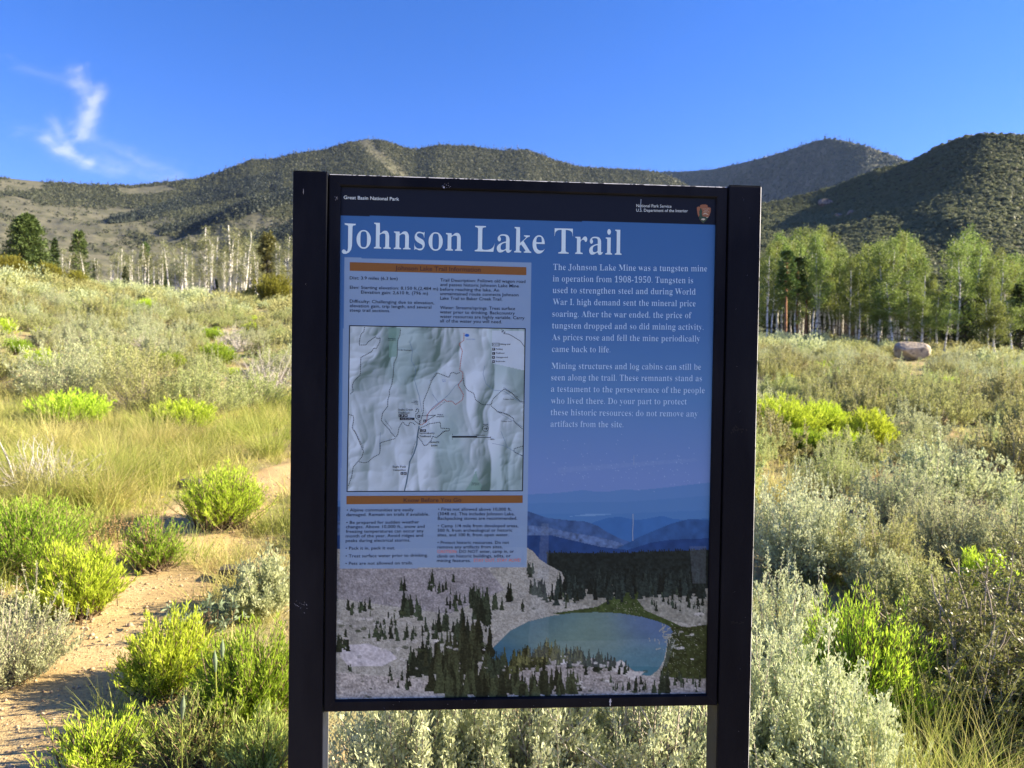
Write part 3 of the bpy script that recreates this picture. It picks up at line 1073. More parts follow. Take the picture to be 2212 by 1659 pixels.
white_t, body_t, dark_t, bar_t, org_t = (163, 176, 216), (140, 160, 208), (26, 32, 52), (62, 40, 42), (172, 92, 80)
L = Letters()
J = [(0, 0)]
L.line('ohnson Lake', (870.3, 605.2), (1329.5, 618.2), 62, True, 0, .018, 6)
L.line('Trail', (1353, 618.6), (1517.5, 622), 60, True, 0, .018, 6)


def z1(*p):
    return [S((700 + .27125 * x, 400 + .27125 * y)) for x, y in p]


L.shape(z1((522, 535), (621, 540), (621, 552), (600, 556), (593, 566), (588, 735), (580, 772), (562, 797), (535, 810), (512, 810), (499, 800), (496, 785), (503, 774), (516, 770), (528, 776), (532, 786), (540, 790),
            (548, 782), (552, 755), (554, 563), (548, 554), (523, 547)))
L.done('title_lettering', white_t, pan)

L = Letters()
L.line('Great Basin National Park', (839.2, 485.9), (974.5, 490.2), 8.2, fat=.008)
L.done('agency_lettering', (170, 176, 196), pan)
L = Letters()
L.line('National Park Service', (1553.5, 505.6), (1639, 507.4), 7.0)
L.line('U.S. Department of the Interior', (1553.3, 516.8), (1679, 518.4), 7.0)
L.done('agency_lettering', (170, 176, 196), pan)

L = Letters()
for t, a, b in (('The Johnson Lake Mine was a tungsten mine', (1350.3, 659), (1725.8, 662.7)), ('in operation from 1908-1950. Tungsten is', (1349.8, 687.1), (1691.5, 691.6)),
                ('used to strengthen steel and during World', (1349.3, 715.4), (1697.8, 719.4)), ('War I, high demand sent the mineral price', (1349.8, 744), (1697.8, 748)),
                ('soaring. After the war ended, the price of', (1348.2, 773.1), (1688, 776.8)), ('tungsten dropped and so did mining activity.', (1348, 801.7), (1716.9, 805.6)),
                ('As prices rose and fell the mine periodically', (1347.5, 830), (1708.5, 834)), ('came back to life.', (1347.3, 859), (1489.7, 860.4)),
                ('Mining structures and log cabins can still be', (1346.5, 900.2), (1711, 902.7)), ('seen along the trail. These remnants stand as', (1345.4, 928.4), (1713.2, 930.5)),
                ('a testament to the perseverance of the people', (1345.1, 956.2), (1720, 959.8)), ('who lived there. Do your part to protect', (1345.1, 985.1), (1676.3, 987.3)),
                ('these historic resources; do not remove any', (1344.4, 1013.3), (1703, 1017)), ('artifacts from the site.', (1344, 1041.6), (1521.5, 1043))):
    if t.startswith('Mining'):
        L.done('paragraph_lettering', body_t, pan)
        L = Letters()
    L.line(t, a, b, 14.4, True, 0, .022, 3)
L.done('paragraph_lettering', body_t, pan)

for a in (((854, 640), (1285, 652.3), (1285, 671.8), (854, 661)), ((846, 1210.8), (1276, 1209.3), (1276, 1227.7), (846, 1231))):
    L = Letters(-.0004)
    L.shape([S(p) for p in a])
    L.done('heading_bar', (100, 66, 40), pan)
L = Letters()
L.line('Johnson Lake Trail Information', (965, 659.6), (1173.3, 663.7), 10.6, fat=.012)
L.done('heading_lettering', bar_t, pan)
L = Letters()
L.line('Know Before You Go', (985.4, 1226), (1126.4, 1225.1), 9.6, fat=.012)
L.done('heading_lettering', bar_t, pan)

L, LO = Letters(), Letters()
txt = (('Dist: 3.9 miles (6.3 km)', (854, 682), (971, 684)), ('Elev: Starting elevation: 8,150 ft.(2,484 m)', (854.3, 705.2), (1069.7, 708.7)), ('Elevation gain: 2,610 ft. (796 m)', (881.5, 716.8), (1045, 720)),
       ('Difficulty: Challenging due to elevation,', (854, 739), (1060, 743)), ('elevation gain, trip length, and several', (853.8, 750), (1053, 753.7)), ('steep trail sections.', (853.8, 760.8), (952.3, 762.4)),
       ('Trail Description: Follows old wagon road', (1074.9, 687.5), (1282.6, 691)), ('and passes historic Johnson Lake Mine', (1074.9, 698.4), (1266.6, 702)), ('before reaching the lake. An', (1074.6, 709.8), (1218.6, 712.2)),
       ('unmaintained route connects Johnson', (1074.6, 720.6), (1265.8, 723.6)), ('Lake Trail to Baker Creek Trail.', (1074.6, 731.7), (1226.2, 734.2)), ('Water: Streams/springs. Treat surface', (1074.3, 754.5), (1257.7, 757)),
       ('water prior to drinking. Backcountry', (1074, 765.1), (1256.9, 768.4)), ('water resources are highly variable. Carry', (1074, 776.2), (1280.5, 779.8)), ('all of the water you will need.', (1074, 787), (1225.4, 789.5)),
       ('\u2022 Alpine communities are easily', (846.5, 1248.8), (1010, 1248)), ('damaged. Remain on trails if available.', (845.6, 1260), (1047.9, 1258.6)), ('\u2022 Be prepared for sudden weather', (845.6, 1279.2), (1023.5, 1277.7)),
       ('changes. Above 10,000 ft., snow and', (844.5, 1289.6), (1036.6, 1288.5)), ('freezing temperatures can occur any', (844.5, 1300.9), (1034.4, 1299.4)), ('month of the year. Avoid ridges and', (844.3, 1312.2), (1033, 1310.4)),
       ('peaks during electrical storms.', (844, 1323.4), (1001.8, 1322.1)), ('\u2022 Pack it in, pack it out.', (843.9, 1342), (964.5, 1341)), ('\u2022 Treat surface water prior to drinking.', (843.7, 1361), (1044.6, 1358.8)),
       ('\u2022 Pets are not allowed on trails.', (843.4, 1379.2), (1008, 1377.5)), ('\u2022 Fires not allowed above 10,000 ft.', (1069.5, 1246.6), (1248.8, 1246.8)), ('(3048 m). This includes Johnson Lake.', (1068.9, 1257.9), (1256.2, 1258.1)),
       ('Backpacking stoves are recommended.', (1068.7, 1269), (1262.7, 1268.8)), ('\u2022 Camp 1/4 mile from developed areas,', (1068.7, 1287.4), (1265.3, 1287)), ('500 ft. from archeological or historic', (1068.2, 1298.3), (1250.7, 1297.8)),
       ('sites, and 100 ft. from open water.', (1067.8, 1309.5), (1241.6, 1309)), ('\u2022 Protect historic resources. Do not', (1068, 1328), (1242.7, 1327.6)), ('remove any artifacts from sites.', (1067.6, 1339), (1227, 1338.4)),
       (': DO NOT enter, camp in, or', (1115, 1350), (1254.9, 1349.3)), ('climb on historic buildings, adits, or', (1066.7, 1361.2), (1246.8, 1360.3)), ('mining features.', (1066.5, 1372), (1149.4, 1372)))
for t, a, b in txt:
    if t[0] == '\u2022' or t.split()[0] in ('Elev:', 'Difficulty:', 'Trail', 'Water:'):
        L.done('information_lettering', dark_t, pan)
        L = Letters()
    L.line(t, a, b, 7.6, fat=.004, res=2)
L.done('information_lettering', dark_t, pan)
LO.line('CAUTION', (1067.6, 1350), (1114, 1350), 7.6, res=2)
LO.done('warning_lettering', org_t, pan)
LO = Letters()
LO.line('STAY OUT, STAY ALIVE!', (1156, 1371.6), (1271, 1371), 7.6, res=2)
LO.done('warning_lettering', org_t, pan)

# map lines
M = [Letters(-.0005) for _ in range(5)]
dd = (.0026, .0016)
for p in (((265, 70), (258, 110), (230, 140), (218, 190), (215, 235), (275, 235), (300, 205), (365, 158), (385, 180), (408, 168), (405, 210), (370, 270), (350, 262), (330, 295), (230, 350), (228, 410), (225, 510), (190, 545), (165, 570), (150, 610), (160, 660), (130, 692)),
          ((595, 95), (590, 145), (570, 190), (565, 340), (535, 400), (528, 520), (515, 600), (490, 660), (495, 690), (478, 740), (478, 800), (430, 860), (418, 930), (440, 960), (490, 1010), (510, 1045), (550, 1085), (570, 1060), (580, 1000), (615, 940), (640, 970), (670, 980), (680, 945), (715, 955), (730, 970)),
          ((122, 875), (160, 885), (165, 925), (150, 1000), (180, 1040), (205, 1100), (255, 1215), (240, 1265), (160, 1360), (145, 1450), (115, 1530)),
          ((215, 1310), (260, 1320), (300, 1310), (340, 1270), (400, 1240), (410, 1190), (408, 1135), (480, 1115), (550, 1095)),
          ((1170, 540), (1180, 600), (1210, 650), (1270, 680), (1285, 740), (1350, 785), (1430, 785), (1440, 740), (1500, 680), (1550, 640), (1610, 670), (1690, 750), (1725, 760)),
          ((1430, 795), (1490, 850), (1560, 865), (1635, 910), (1640, 940), (1720, 1010)),
          ((770, 965), (805, 850), (805, 760), (820, 720), (850, 650), (880, 570), (900, 540), (935, 492), (1040, 533), (1060, 492), (1090, 487), (1105, 503), (1140, 488)),
          ((770, 1005), (860, 960), (960, 945), (965, 1000), (1050, 1005), (1040, 1025), (990, 1030), (930, 1090), (890, 1075), (880, 1110), (840, 1155), (810, 1160), (790, 1120), (755, 1080), (760, 1010)),
          ((1722, 1165), (1640, 1190), (1640, 1220), (1720, 1255)), ((735, 850), (745, 820), (765, 835), (755, 860), (735, 870), (735, 905), (770, 925), (770, 965))):
    M[0].strokes(Z3(*p), .0018, dd)
for p in (((1520, 95), (1545, 100), (1525, 115), (1560, 115), (1545, 130), (1590, 135), (1620, 150), (1700, 200), (1735, 250)), ((1440, 218), (1504, 218), (1504, 244), (1440, 244), (1440, 218)),
          ((790, 888), (918, 880), (835, 932)), ((722, 930), (770, 968))):
    M[0].strokes(Z3(*p), .0011)
M[0].strokes(Z3((1446, 231), (1500, 231)), .0013, dd)
M[0].strokes(Z3((127, 57), (1743, 85), (1718, 1577), (103, 1583), (127, 57)), .0022)
M[0].strokes(Z3((1073, 1080), (1295, 1080)), .0042)
M[0].strokes(Z3((1295, 1086), (1425, 1086), (1425, 1080)), .0014)
M[0].strokes(Z3(*[(1377 + 27 * math.cos(t), 1005 + 27 * math.sin(t)) for t in np.linspace(0, 6.3, 25)]), .0010)
M[0].strokes(Z3((1362, 1005), (1394, 1005)), .0012)
M[0].strokes(Z3((1382, 995), (1394, 1005), (1382, 1015)), .0012)
for x, y in ((1440, 261), (1440, 300), (1438, 337), (1438, 375), (578, 873), (606, 873), (635, 873), (752, 880), (806, 922), (774, 1010), (804, 1010), (596, 1405), (626, 1405)):
    M[0].shape(Z3((x, y), (x + 25, y), (x + 25, y + 25), (x, y + 25)))
M[0].shape(Z3((588, 902), (724, 904), (724, 926), (588, 926)))
M[1].strokes(Z3((1180, 125), (1178, 190), (1135, 225), (1165, 290), (1150, 380), (1140, 470), (1170, 485), (1168, 545), (1125, 605), (1175, 690), (1165, 740), (1100, 785), (1070, 750), (1020, 755), (1000, 735), (930, 790), (870, 840), (840, 880), (835, 940), (800, 965), (775, 970)), .0018, dd)
for p in (((1160, 570), (1100, 610), (1040, 690), (1000, 725), (900, 800), (850, 860), (845, 930)), ((1370, 430), (1355, 500), (1380, 590), (1450, 650), (1550, 660), (1650, 730), (1725, 775)), ((680, 205), (705, 290), (695, 380), (735, 450), (725, 560), (770, 720), (790, 850)),
          ((1725, 1265), (1600, 1190), (1540, 1160), (1440, 1140)), ((1520, 1030), (1580, 1180)), ((1490, 850), (1720, 990)), ((890, 690), (940, 760)), ((410, 1040), (400, 1200))):
    M[2].strokes(Z3(*p), .0007)
M[3].strokes(Z3((765, 985), (750, 1080), (745, 1150), (720, 1230), (680, 1310), (672, 1370), (660, 1440), (650, 1500), (632, 1575)), .0032)
for k, (nm, c) in enumerate((('trail_lines', (24, 28, 40)), ('red_trail_line', (130, 62, 58)), ('stream_lines', (70, 92, 135)), ('road_line', (74, 92, 116)))):
    M[k].done(nm, c, pan)
LM, LW = Letters(-.0009), Letters(-.0009)
z3 = lambda x, y: (820 + .2652 * x, 780 + .2652 * y)
for t, x0, x1, y, c in (('Snake Creek', 572, 712, 838, 4.6), ('Trailhead', 572, 676, 867, 4.6), ('Serviceberry', 768, 910, 1054, 4.6), ('Trailhead', 768, 872, 1083, 4.6), ('Eagle Peak', 524, 648, 1363, 4.6), ('Campsites', 524, 642, 1393, 4.6),
                        ('GRANITE', 864, 952, 1138, 4.2), ('BASIN', 878, 934, 1168, 4.2), ('North', 1356, 1402, 973, 3.6), ('1 Kilometer', 1280, 1374, 1070, 3.4), ('1 Mile', 1408, 1461, 1108, 3.4), ('0', 1070, 1078, 1064, 3.4), ('0', 1068, 1076, 1106, 3.4),
                        ('Hiking trail', 1512, 1605, 234, 3.6), ('Parking', 1473, 1536, 279, 3.6), ('Trailhead', 1473, 1550, 316, 3.6), ('Campground', 1473, 1582, 354, 3.6), ('Restrooms', 1473, 1558, 391, 3.6),
                        ('To Baker Creek', 1540, 1637, 740, 3.0), ('To Baker Creek', 1522, 1618, 943, 3.0), ('To Mt. Washington', 574, 702, 287, 3.0), ('Bristlecone', 484, 555, 180, 2.6), ('pine grove', 484, 552, 194, 2.6),
                        ('Bristlecone', 1252, 1322, 1510, 2.6), ('pine grove', 1250, 1320, 1524, 2.6), ('Walk-in', 932, 988, 882, 3.0), ('campsites', 922, 996, 898, 3.0), ('Snake', 716, 756, 756, 2.8), ('Overlook', 696, 754, 769, 2.8), ('Loop', 726, 758, 782, 2.8)):
    LM.line(t, z3(x0, y), z3(x1, y), c, fat=.012, res=1)
for t, a, b in (('Snake Creek Road', (698, 1250), (738, 1122)), ('Johnson Lake Trail', (915, 830), (1008, 760)), ('Timber Creek Trail', (1490, 852), (1600, 888)), ('S. Fork Baker Creek Trail', (1542, 632), (1670, 718)), ('Shoshone Trail', (872, 570), (930, 490)),
                ('North Fork Big Wash Trail', (165, 1020), (252, 1185)), ('Snake Divide Trail', (446, 925), (512, 1012)), ('Granite Basin', (935, 1085), (1020, 1020))):
    LM.line(t, z3(*a), z3(*b), 2.8, res=1)
LM.done('map_lettering', (22, 27, 42), pan)
LW.line('You Are Here', z3(602, 920), z3(702, 921), 3.0, res=1)
for t, x, y in (('P', 1447, 281), ('P', 611, 892), ('P', 810, 1030), ('i', 1448, 320), ('i', 586, 892), ('i', 783, 1030), ('A', 1444, 357), ('A', 758, 900), ('A', 812, 942), ('A', 602, 1425), ('H', 1444, 395), ('H', 640, 892), ('H', 631, 1425)):
    LW.line(t, z3(x, y), z3(x + (4 if t == 'i' else 12), y), 4.2, fat=.02, res=1)
LW.done('symbol_lettering', (150, 158, 185), pan)
LB = Letters(-.0009)
LB.line('Johnson Lake', z3(1198, 186), z3(1285, 186), 2.8, res=1)
LB.line('Dead', z3(978, 560), z3(1012, 560), 2.6, res=1)
LB.line('Lake', z3(982, 574), z3(1010, 574), 2.6, res=1)
LB.done('lake_lettering', (50, 90, 160), pan)

# the arrowhead emblem (shapes measured in the 200 px wide close-up of the photograph)
Z7 = lambda *p: [S((1660 + .0904 * x, 450 + .0904 * y)) for x, y in p]
E_ = Letters(-.0006)
E_.shape(Z7((455, 625), (490, 600), (530, 610), (548, 590), (535, 570), (600, 548), (690, 545), (752, 572), (740, 600), (760, 620), (800, 625), (835, 640), (828, 740), (790, 850), (730, 950), (628, 1053), (530, 950), (478, 820), (458, 700)))
emb = E_.done('arrowhead_emblem', (112, 74, 62), pan)
E_ = Letters(-.0009)
E_.shape(Z7((545, 640), (565, 650), (600, 720), (590, 800), (610, 870), (760, 890), (730, 950), (628, 1050), (530, 945), (500, 880), (525, 830), (515, 740), (535, 700)))
E_.done('emblem_tree_and_field', (40, 56, 52), pan)
E_ = Letters(-.0012)
E_.shape(Z7((608, 815), (650, 785), (690, 772), (735, 800), (780, 835), (725, 818), (690, 800), (650, 812)))
E_.shape(Z7((572, 945), (590, 925), (640, 920), (680, 938), (670, 965), (640, 965), (626, 985), (610, 965), (578, 965)))
E_.shape(Z7((700, 895), (755, 885), (745, 905), (710, 905)))
for t, x0, x1, y in (('NATIONAL', 612, 800, 680), ('PARK', 655, 755, 718), ('SERVICE', 622, 785, 758)):
    E_.line(t, (1660 + .0904 * x0, 450 + .0904 * y), (1660 + .0904 * x1, 450 + .0904 * y), 2.3, res=1)
E_.done('emblem_lettering', (150, 140, 140), pan)

# sun glint painted as pale strips: frame's top edge, right post's outer edge
glint_mat = plain_mat('worn_edge', (.40, .40, .42), .45)  # pale colour of the painted sun glint


def glint_strip(parent, p0, p1, a, b, n, keep):
    p0, p1, a, b = map(np.array, (p0, p1, a, b))
    t = np.linspace(0, 1, n)
    g = (.55 + .9 * (fbm(t * n / 9, t * 0 + len(parent.name), 4) - .35))[:, None] * np.where(fbm(t * n / 4, t * 0 + 5, 3) < keep, 1, .15)[:, None]
    c = p0 + (p1 - p0) * t[:, None]
    V = np.stack([c + a * g, c + b * g], 1).reshape(-1, 3)
    i = np.arange(n - 1) * 2
    link('worn_edge', mesh('worn_edge', V, np.stack([i, i + 1, i + 3, i + 2], 1), mat=glint_mat), parent)  # strip of painted sun glint, no wear


zt = ZC + hh + ro
glint_strip(frame, (-hw - ro + .002, -.0079, zt - .0009), (hw + ro - .002, -.0079, zt - .0009), (0, -.0012, -.0016), (0, .0016, .0012), 420, .62)
pr = [o for o in sign.children if o.name.startswith('post')][1]
glint_strip(pr, (.5672 - .0005, -.0116, .05), (.5672 - .0005, -.0116, ZC + .646), (-.0013, -.0009, 0), (.0009, .0013, 0), 420, .80)

# scratches, chips and bird droppings
def chips(name, mat, spots, y, parent):
    a = Acc()
    for x, yy, w_, h_ in spots:
        th = np.linspace(0, 2 * np.pi, 9)[:-1]
        q = np.stack([x + w_ * np.cos(th) * rp.uniform(.5, 1.1, 8), yy + h_ * np.sin(th) * rp.uniform(.5, 1.1, 8)], 1)
        u_, v_ = panel(q[:, 0], q[:, 1])
        a.add(np.stack([u_, np.full(8, y), ZC + v_], 1), None, [[0, i + 1, i] for i in range(1, 7)])
    return link(name, a.mesh(name, mat), parent)


sc1 = [(728 + rp.normal() * 1.6, 431 + rp.normal() * 1.8, .7, .8) for _ in range(9)] + [(962 + rp.normal() * 5, 405 + rp.normal() * 3, .7, .6) for _ in range(12)] + [(959, 407, 2, 3)]
sc1 += [(x, 378.5 + (x - 710) * .0318 + rp.normal() * .3, rp.uniform(.5, 2.2), .5) for x in rp.uniform(712, 1560, 44)]
sc1 += [(x, 1522 - (x - 723) * .018 + rp.normal() * 5, .4, .6) for x in rp.uniform(725, 1530, 12)]
chips('paint_chip', chip_m, sc1, -.0096, frame)
chips('paint_chip', chip_m, [(1557.5, 1171, 1.1, 1.4)], -.0096, frame)
chips('bird_dropping', plain_mat('bird_dropping', (.5, .5, .5), .8), [(1316, 1511, 3.2, 4), (1316.5, 1518, 2, 6), (1317, 1507, 2.6, 2)], -.0098, frame)
drip = Letters(-.0011)
drip.strokes([(1367, 1110), (1367.5, 1130), (1366.5, 1150), (1367, 1168)], .0016)
drip.strokes([(1369, 984), (1369, 1004)], .001)
drip.strokes([(1384.5, 431), (1383, 452)], .0016)
drip.done('scratch_marks', (120, 130, 160), pan)
posts = [o for o in sign.children if o.name.startswith('post')]
chips('scuff_mark', dark_chip, [(1590 + rp.normal() * 9, 928 + rp.normal() * 4, 2.5, 2.5) for _ in range(16)] + [(1585 + rp.normal() * 12, 1341 + rp.normal() * 1.5, 3, 1.4) for _ in range(12)], -.0126, posts[1])
chips('paint_chip', chip_m, [(634 + rp.uniform(0, 32), 1302 + rp.normal() * 6, rp.uniform(.4, 1.2), .5) for _ in range(22)] + [(658, 416, .5, 9), (663, 615, .6, .6)], -.0126, posts[0])
chips('paint_chip', chip_m, [(rp.uniform(1575, 1628), rp.uniform(420, 1650), .4, .5) for _ in range(14)], -.0126, posts[1])

# ------------------------------------------------------------------ plants: materials
M = {}
M['sage_silver'] = leaf_mat('sage_silver', (.375, .415, .21), (.53, .555, .315), 0.38, .10)
M['sage_green'] = leaf_mat('sage_green', (.33, .375, .138), (.485, .51, .215), 0.38, .12)
M['sage_olive'] = leaf_mat('sage_olive', (.30, .31, .112), (.45, .44, .175), 0.36, .12)
M['rabbit'] = leaf_mat('rabbitbrush_green', (.335, .48, .03), (.58, .70, .07), .42, .12)
M['rabbit_deep'] = leaf_mat('rabbitbrush_deep', (.18, .30, .022), (.36, .48, .045), .40, .10)
M['straw'] = leaf_mat('straw_grass', (.40, .38, .11), (.62, .55, .22), .40, .08)
M['grass'] = leaf_mat('green_grass', (.27, .34, .055), (.48, .49, .13), .42, .10)
M['bitter'] = leaf_mat('bitterbrush_leaf', (.15, .175, .045), (.32, .33, .11), .28, .10, .45, .4)
M['dock'] = leaf_mat('dried_dock', (.36, .24, .10), (.52, .38, .18), .3, .08)
M['lupine'] = leaf_mat('lupine_leaf', (.18, .25, .14), (.30, .36, .22), .3, .08)
M['aspen'] = leaf_mat('aspen_leaf', (.115, .165, .036), (.27, .335, .082), .42, .18)
M['aspen_pale'] = leaf_mat('sparse_aspen_leaf', (.17, .19, .085), (.31, .32, .155), .38, .08)
M['fir'] = leaf_mat('fir_needle', (.030, .050, .018), (.075, .10, .030), .15, .15)
M['pine'] = leaf_mat('pine_needle', (.065, .105, .028), (.155, .215, .06), .18, .12)
M['tawny'] = leaf_mat('tawny_fir_needle', (.15, .15, .05), (.28, .27, .105), .2, .10)
M['juniper'] = leaf_mat('juniper_scale', (.12, .125, .012), (.25, .24, .03), .2, .08)
M['sage_pale'] = leaf_mat('sage_pale', (.46, .51, .285), (.64, .68, .42), .32, .06)
M['herb'] = leaf_mat('herb_green', (.24, .30, .06), (.44, .50, .14), .4, .1)
M['yellow'] = leaf_mat('yellow_petal', (.75, .55, .02), (.85, .7, .05), .3, .02)
wood_grey = noise_mat('grey_twig', (.20, .165, .13), (.40, .35, .29), 9, .9, stretch=(1, 1, .2))
wood_pale = noise_mat('bleached_wood', (.36, .32, .28), (.58, .54, .48), 9, .9, stretch=(1, 1, .2))
wood_brown = noise_mat('brown_stem', (.11, .075, .045), (.23, .165, .10), 12, .9, stretch=(1, 1, .2))
bark_aspen = noise_mat('aspen_bark', (.64, .61, .54), (.82, .80, .73), .8, .8, C=(.10, .09, .075), cscale=1.7, stretch=(1, 1, 2.6))
bark_pine = noise_mat('pine_bark', (.24, .12, .06), (.42, .22, .11), 1.2, .9, C=(.12, .07, .045), cscale=3, stretch=(1, 1, .5))
bark_dark = noise_mat('dark_bark', (.06, .05, .04), (.15, .12, .09), 2, .9)


# ------------------------------------------------------------------ plants: shapes
def dome_stems(rg, n, K, rx, h, spread=.12, thmax=1.35, curl=.25, lump=.28, lo=.75, seed=0):
    """n stems of K points fanning out of the crown of the root to a lumpy dome"""
    az = rg.uniform(0, 2 * np.pi, n)
    th = thmax * np.sqrt(rg.random(n)) ** 1.1
    r = 1 / np.sqrt((np.sin(th) / rx) ** 2 + (np.cos(th) / h) ** 2)
    r = r * (1 + lump * 2 * (fbm(np.cos(az) * 1.6 + seed * 7 + 20, np.sin(az) * 1.6 + th * 1.4 + seed * 3 + 20, 3) - .5))
    Ln = r * rg.uniform(lo, 1.06, n)
    s = np.linspace(0, 1, K)[None]
    b = rg.normal(0, spread * rx, (n, 2))
    ro_, zz = np.sin(th) * Ln, np.cos(th) * Ln
    hz = ro_[:, None] * (s * (1 + curl) - curl * s ** 2)
    z = zz[:, None] * s + (h * .10 * np.sin(th))[:, None] * (s ** 2 - .2 * s)
    wob = np.cumsum(rg.normal(0, .025 * rx, (n, K, 3)), 1)
    P_ = np.stack([b[:, :1] * (1 - .4 * s) + hz * np.cos(az)[:, None], b[:, 1:] * (1 - .4 * s) + hz * np.sin(az)[:, None], z], -1) + wob * s[..., None]
    P_[..., 2] = np.maximum(P_[..., 2], 0.01)
    return P_


def along(P_, s):
    """points and tangents at parameters s (n,m) along stems (n,K,3)"""
    n, K, _ = P_.shape
    f = np.clip(s, 0, .9999) * (K - 1)
    i = f.astype(int)
    f = (f - i)[..., None]
    r_ = np.arange(n)[:, None]
    return P_[r_, i] * (1 - f) + P_[r_, i + 1] * f, nrm(P_[r_, i + 1] - P_[r_, i])


def make_sage(name, rg, rx, h, n, m, leaf, spikes, lmat, wmat=wood_grey, twig_r=.006, seed=0, lump=.3, s0=.42):
    """sagebrush: branching crown of small wedge leaves with upright flower spikes"""
    P_ = dome_stems(rg, n, 6, rx, h, .10, 1.35, .3, lump, .7, seed)
    st, fo = Acc(), Acc()
    r_ = twig_r * np.linspace(1, .35, 6)[None] * rg.uniform(.6, 1.6, (n, 1))
    V, Q = tubes(P_, r_)
    st.add(V, Q)
    s = s0 + (1.02 - s0) * rg.random((n, m)) ** .75
    C, T = along(P_, s)
    clump = rg.normal(0, .05 * rx, (n, m, 3)) * (1.2 - s)[..., None]
    C = (C + clump + rg.normal(0, leaf * .5, (n, m, 3))).reshape(-1, 3)
    D = T.reshape(-1, 3) * .5 + rg.normal(0, .55, (n * m, 3)) + np.array([0, 0, .75])
    L_ = leaf * rg.uniform(.6, 1.35, n * m)
    V, Q = leaves(C, D, L_, L_ * .34, rg, .68)
    fo.add(V, Q, tint=np.repeat(np.clip(.5 + rg.normal(0, .25, n * m) + np.repeat(rg.normal(0, .15, n), m), 0, 1), 4))
    if spikes:
        k = rg.integers(0, n, spikes)
        B = P_[k, -1] - (P_[k, -1] - P_[k, -2]) * .3
        hh_ = h * rg.uniform(.16, .36, spikes)
        d = np.stack([rg.normal(0, .14, spikes), rg.normal(0, .14, spikes), np.ones(spikes)], 1)
        SP = B[:, None] + d[:, None] * hh_[:, None, None] * np.linspace(0, 1, 4)[None, :, None]
        V, Q = tubes(SP, np.full((spikes, 4), twig_r * .45) * np.array([1, .9, .7, .4]))
        st.add(V, Q)
        mm = max(6, m // 3)
        s = rg.random((spikes, mm))
        C, T = along(SP, s)
        C = C.reshape(-1, 3)
        V, Q = leaves(C, rg.normal(0, .55, C.shape) + np.array([0, 0, 1.1]), leaf * .75, leaf * .26, rg, .6)
        fo.add(V, Q, tint=np.repeat(np.clip(rg.normal(.62, .2, len(C)), 0, 1), 4))
    return [('foliage', fo.mesh(name + '_foliage', M[lmat])), ('branches', st.mesh(name + '_branches', wmat, True))]


def make_rabbit(name, rg, rx, h, n, m, lmat, leaf=.035, seed=0):
    """rabbitbrush: a broom of straight green twigs with thread leaves"""
    P_ = dome_stems(rg, n, 5, rx, h, .22, 1.05, -.05, .16, .78, seed)
    st, fo = Acc(), Acc()
    V, Q = tubes(P_, np.linspace(.004, .0018, 5)[None] * rg.uniform(.8, 1.3, (n, 1)))
    st.add(V, Q)
    s = .28 + .74 * rg.random((n, m)) ** .8
    C, T = along(P_, s)
    C = C.reshape(-1, 3) + rg.normal(0, .008, (n * m, 3))
    D = T.reshape(-1, 3) * .9 + rg.normal(0, .38, (n * m, 3)) + np.array([0, 0, .45])
    L_ = leaf * rg.uniform(.7, 1.5, n * m)
    V, Q = leaves(C, D, L_, L_ * .16, rg, .5)
    fo.add(V, Q, tint=np.repeat(np.clip(.25 + .5 * s.ravel() + rg.normal(0, .18, n * m), 0, 1), 4))
    return [('foliage', fo.mesh(name + '_foliage', M[lmat])), ('stems', st.mesh(name + '_stems', wood_brown, True))]


def make_grass(name, rg, n, h, rad, gm, width=.004, k=4, heads=0, lean=.35, bend=(.15, .75)):
    a = Acc()
    th = rg.uniform(0, 2 * np.pi, n)
    r_ = rad * np.sqrt(rg.random(n))
    B = np.stack([r_ * np.cos(th), r_ * np.sin(th), np.zeros(n)], 1)
    D = np.stack([np.cos(th) * lean * rg.uniform(.1, 1.4, n), np.sin(th) * lean * rg.uniform(.1, 1.4, n), np.ones(n)], 1) + rg.normal(0, .12, (n, 3))
    V, Q = blades(B, D, h * rg.uniform(.45, 1.1, n), width * rg.uniform(.7, 1.3, n), rg.uniform(*bend, n), rg, k)
    a.add(V, Q, tint=np.repeat(np.clip(rg.normal(.5, .3, n), 0, 1), (k + 1) * 2))
    if heads:
        B = B[:heads] * .5
        D = np.stack([rg.normal(0, .22, heads), rg.normal(0, .22, heads), np.ones(heads)], 1)
        V, Q = blades(B, D, h * rg.uniform(1.0, 1.5, heads), width * .55, rg.uniform(.02, .25, heads), rg, k)
        a.add(V, Q, tint=.95)
    return [('blades', a.mesh(name + '_blades', M[gm]))]


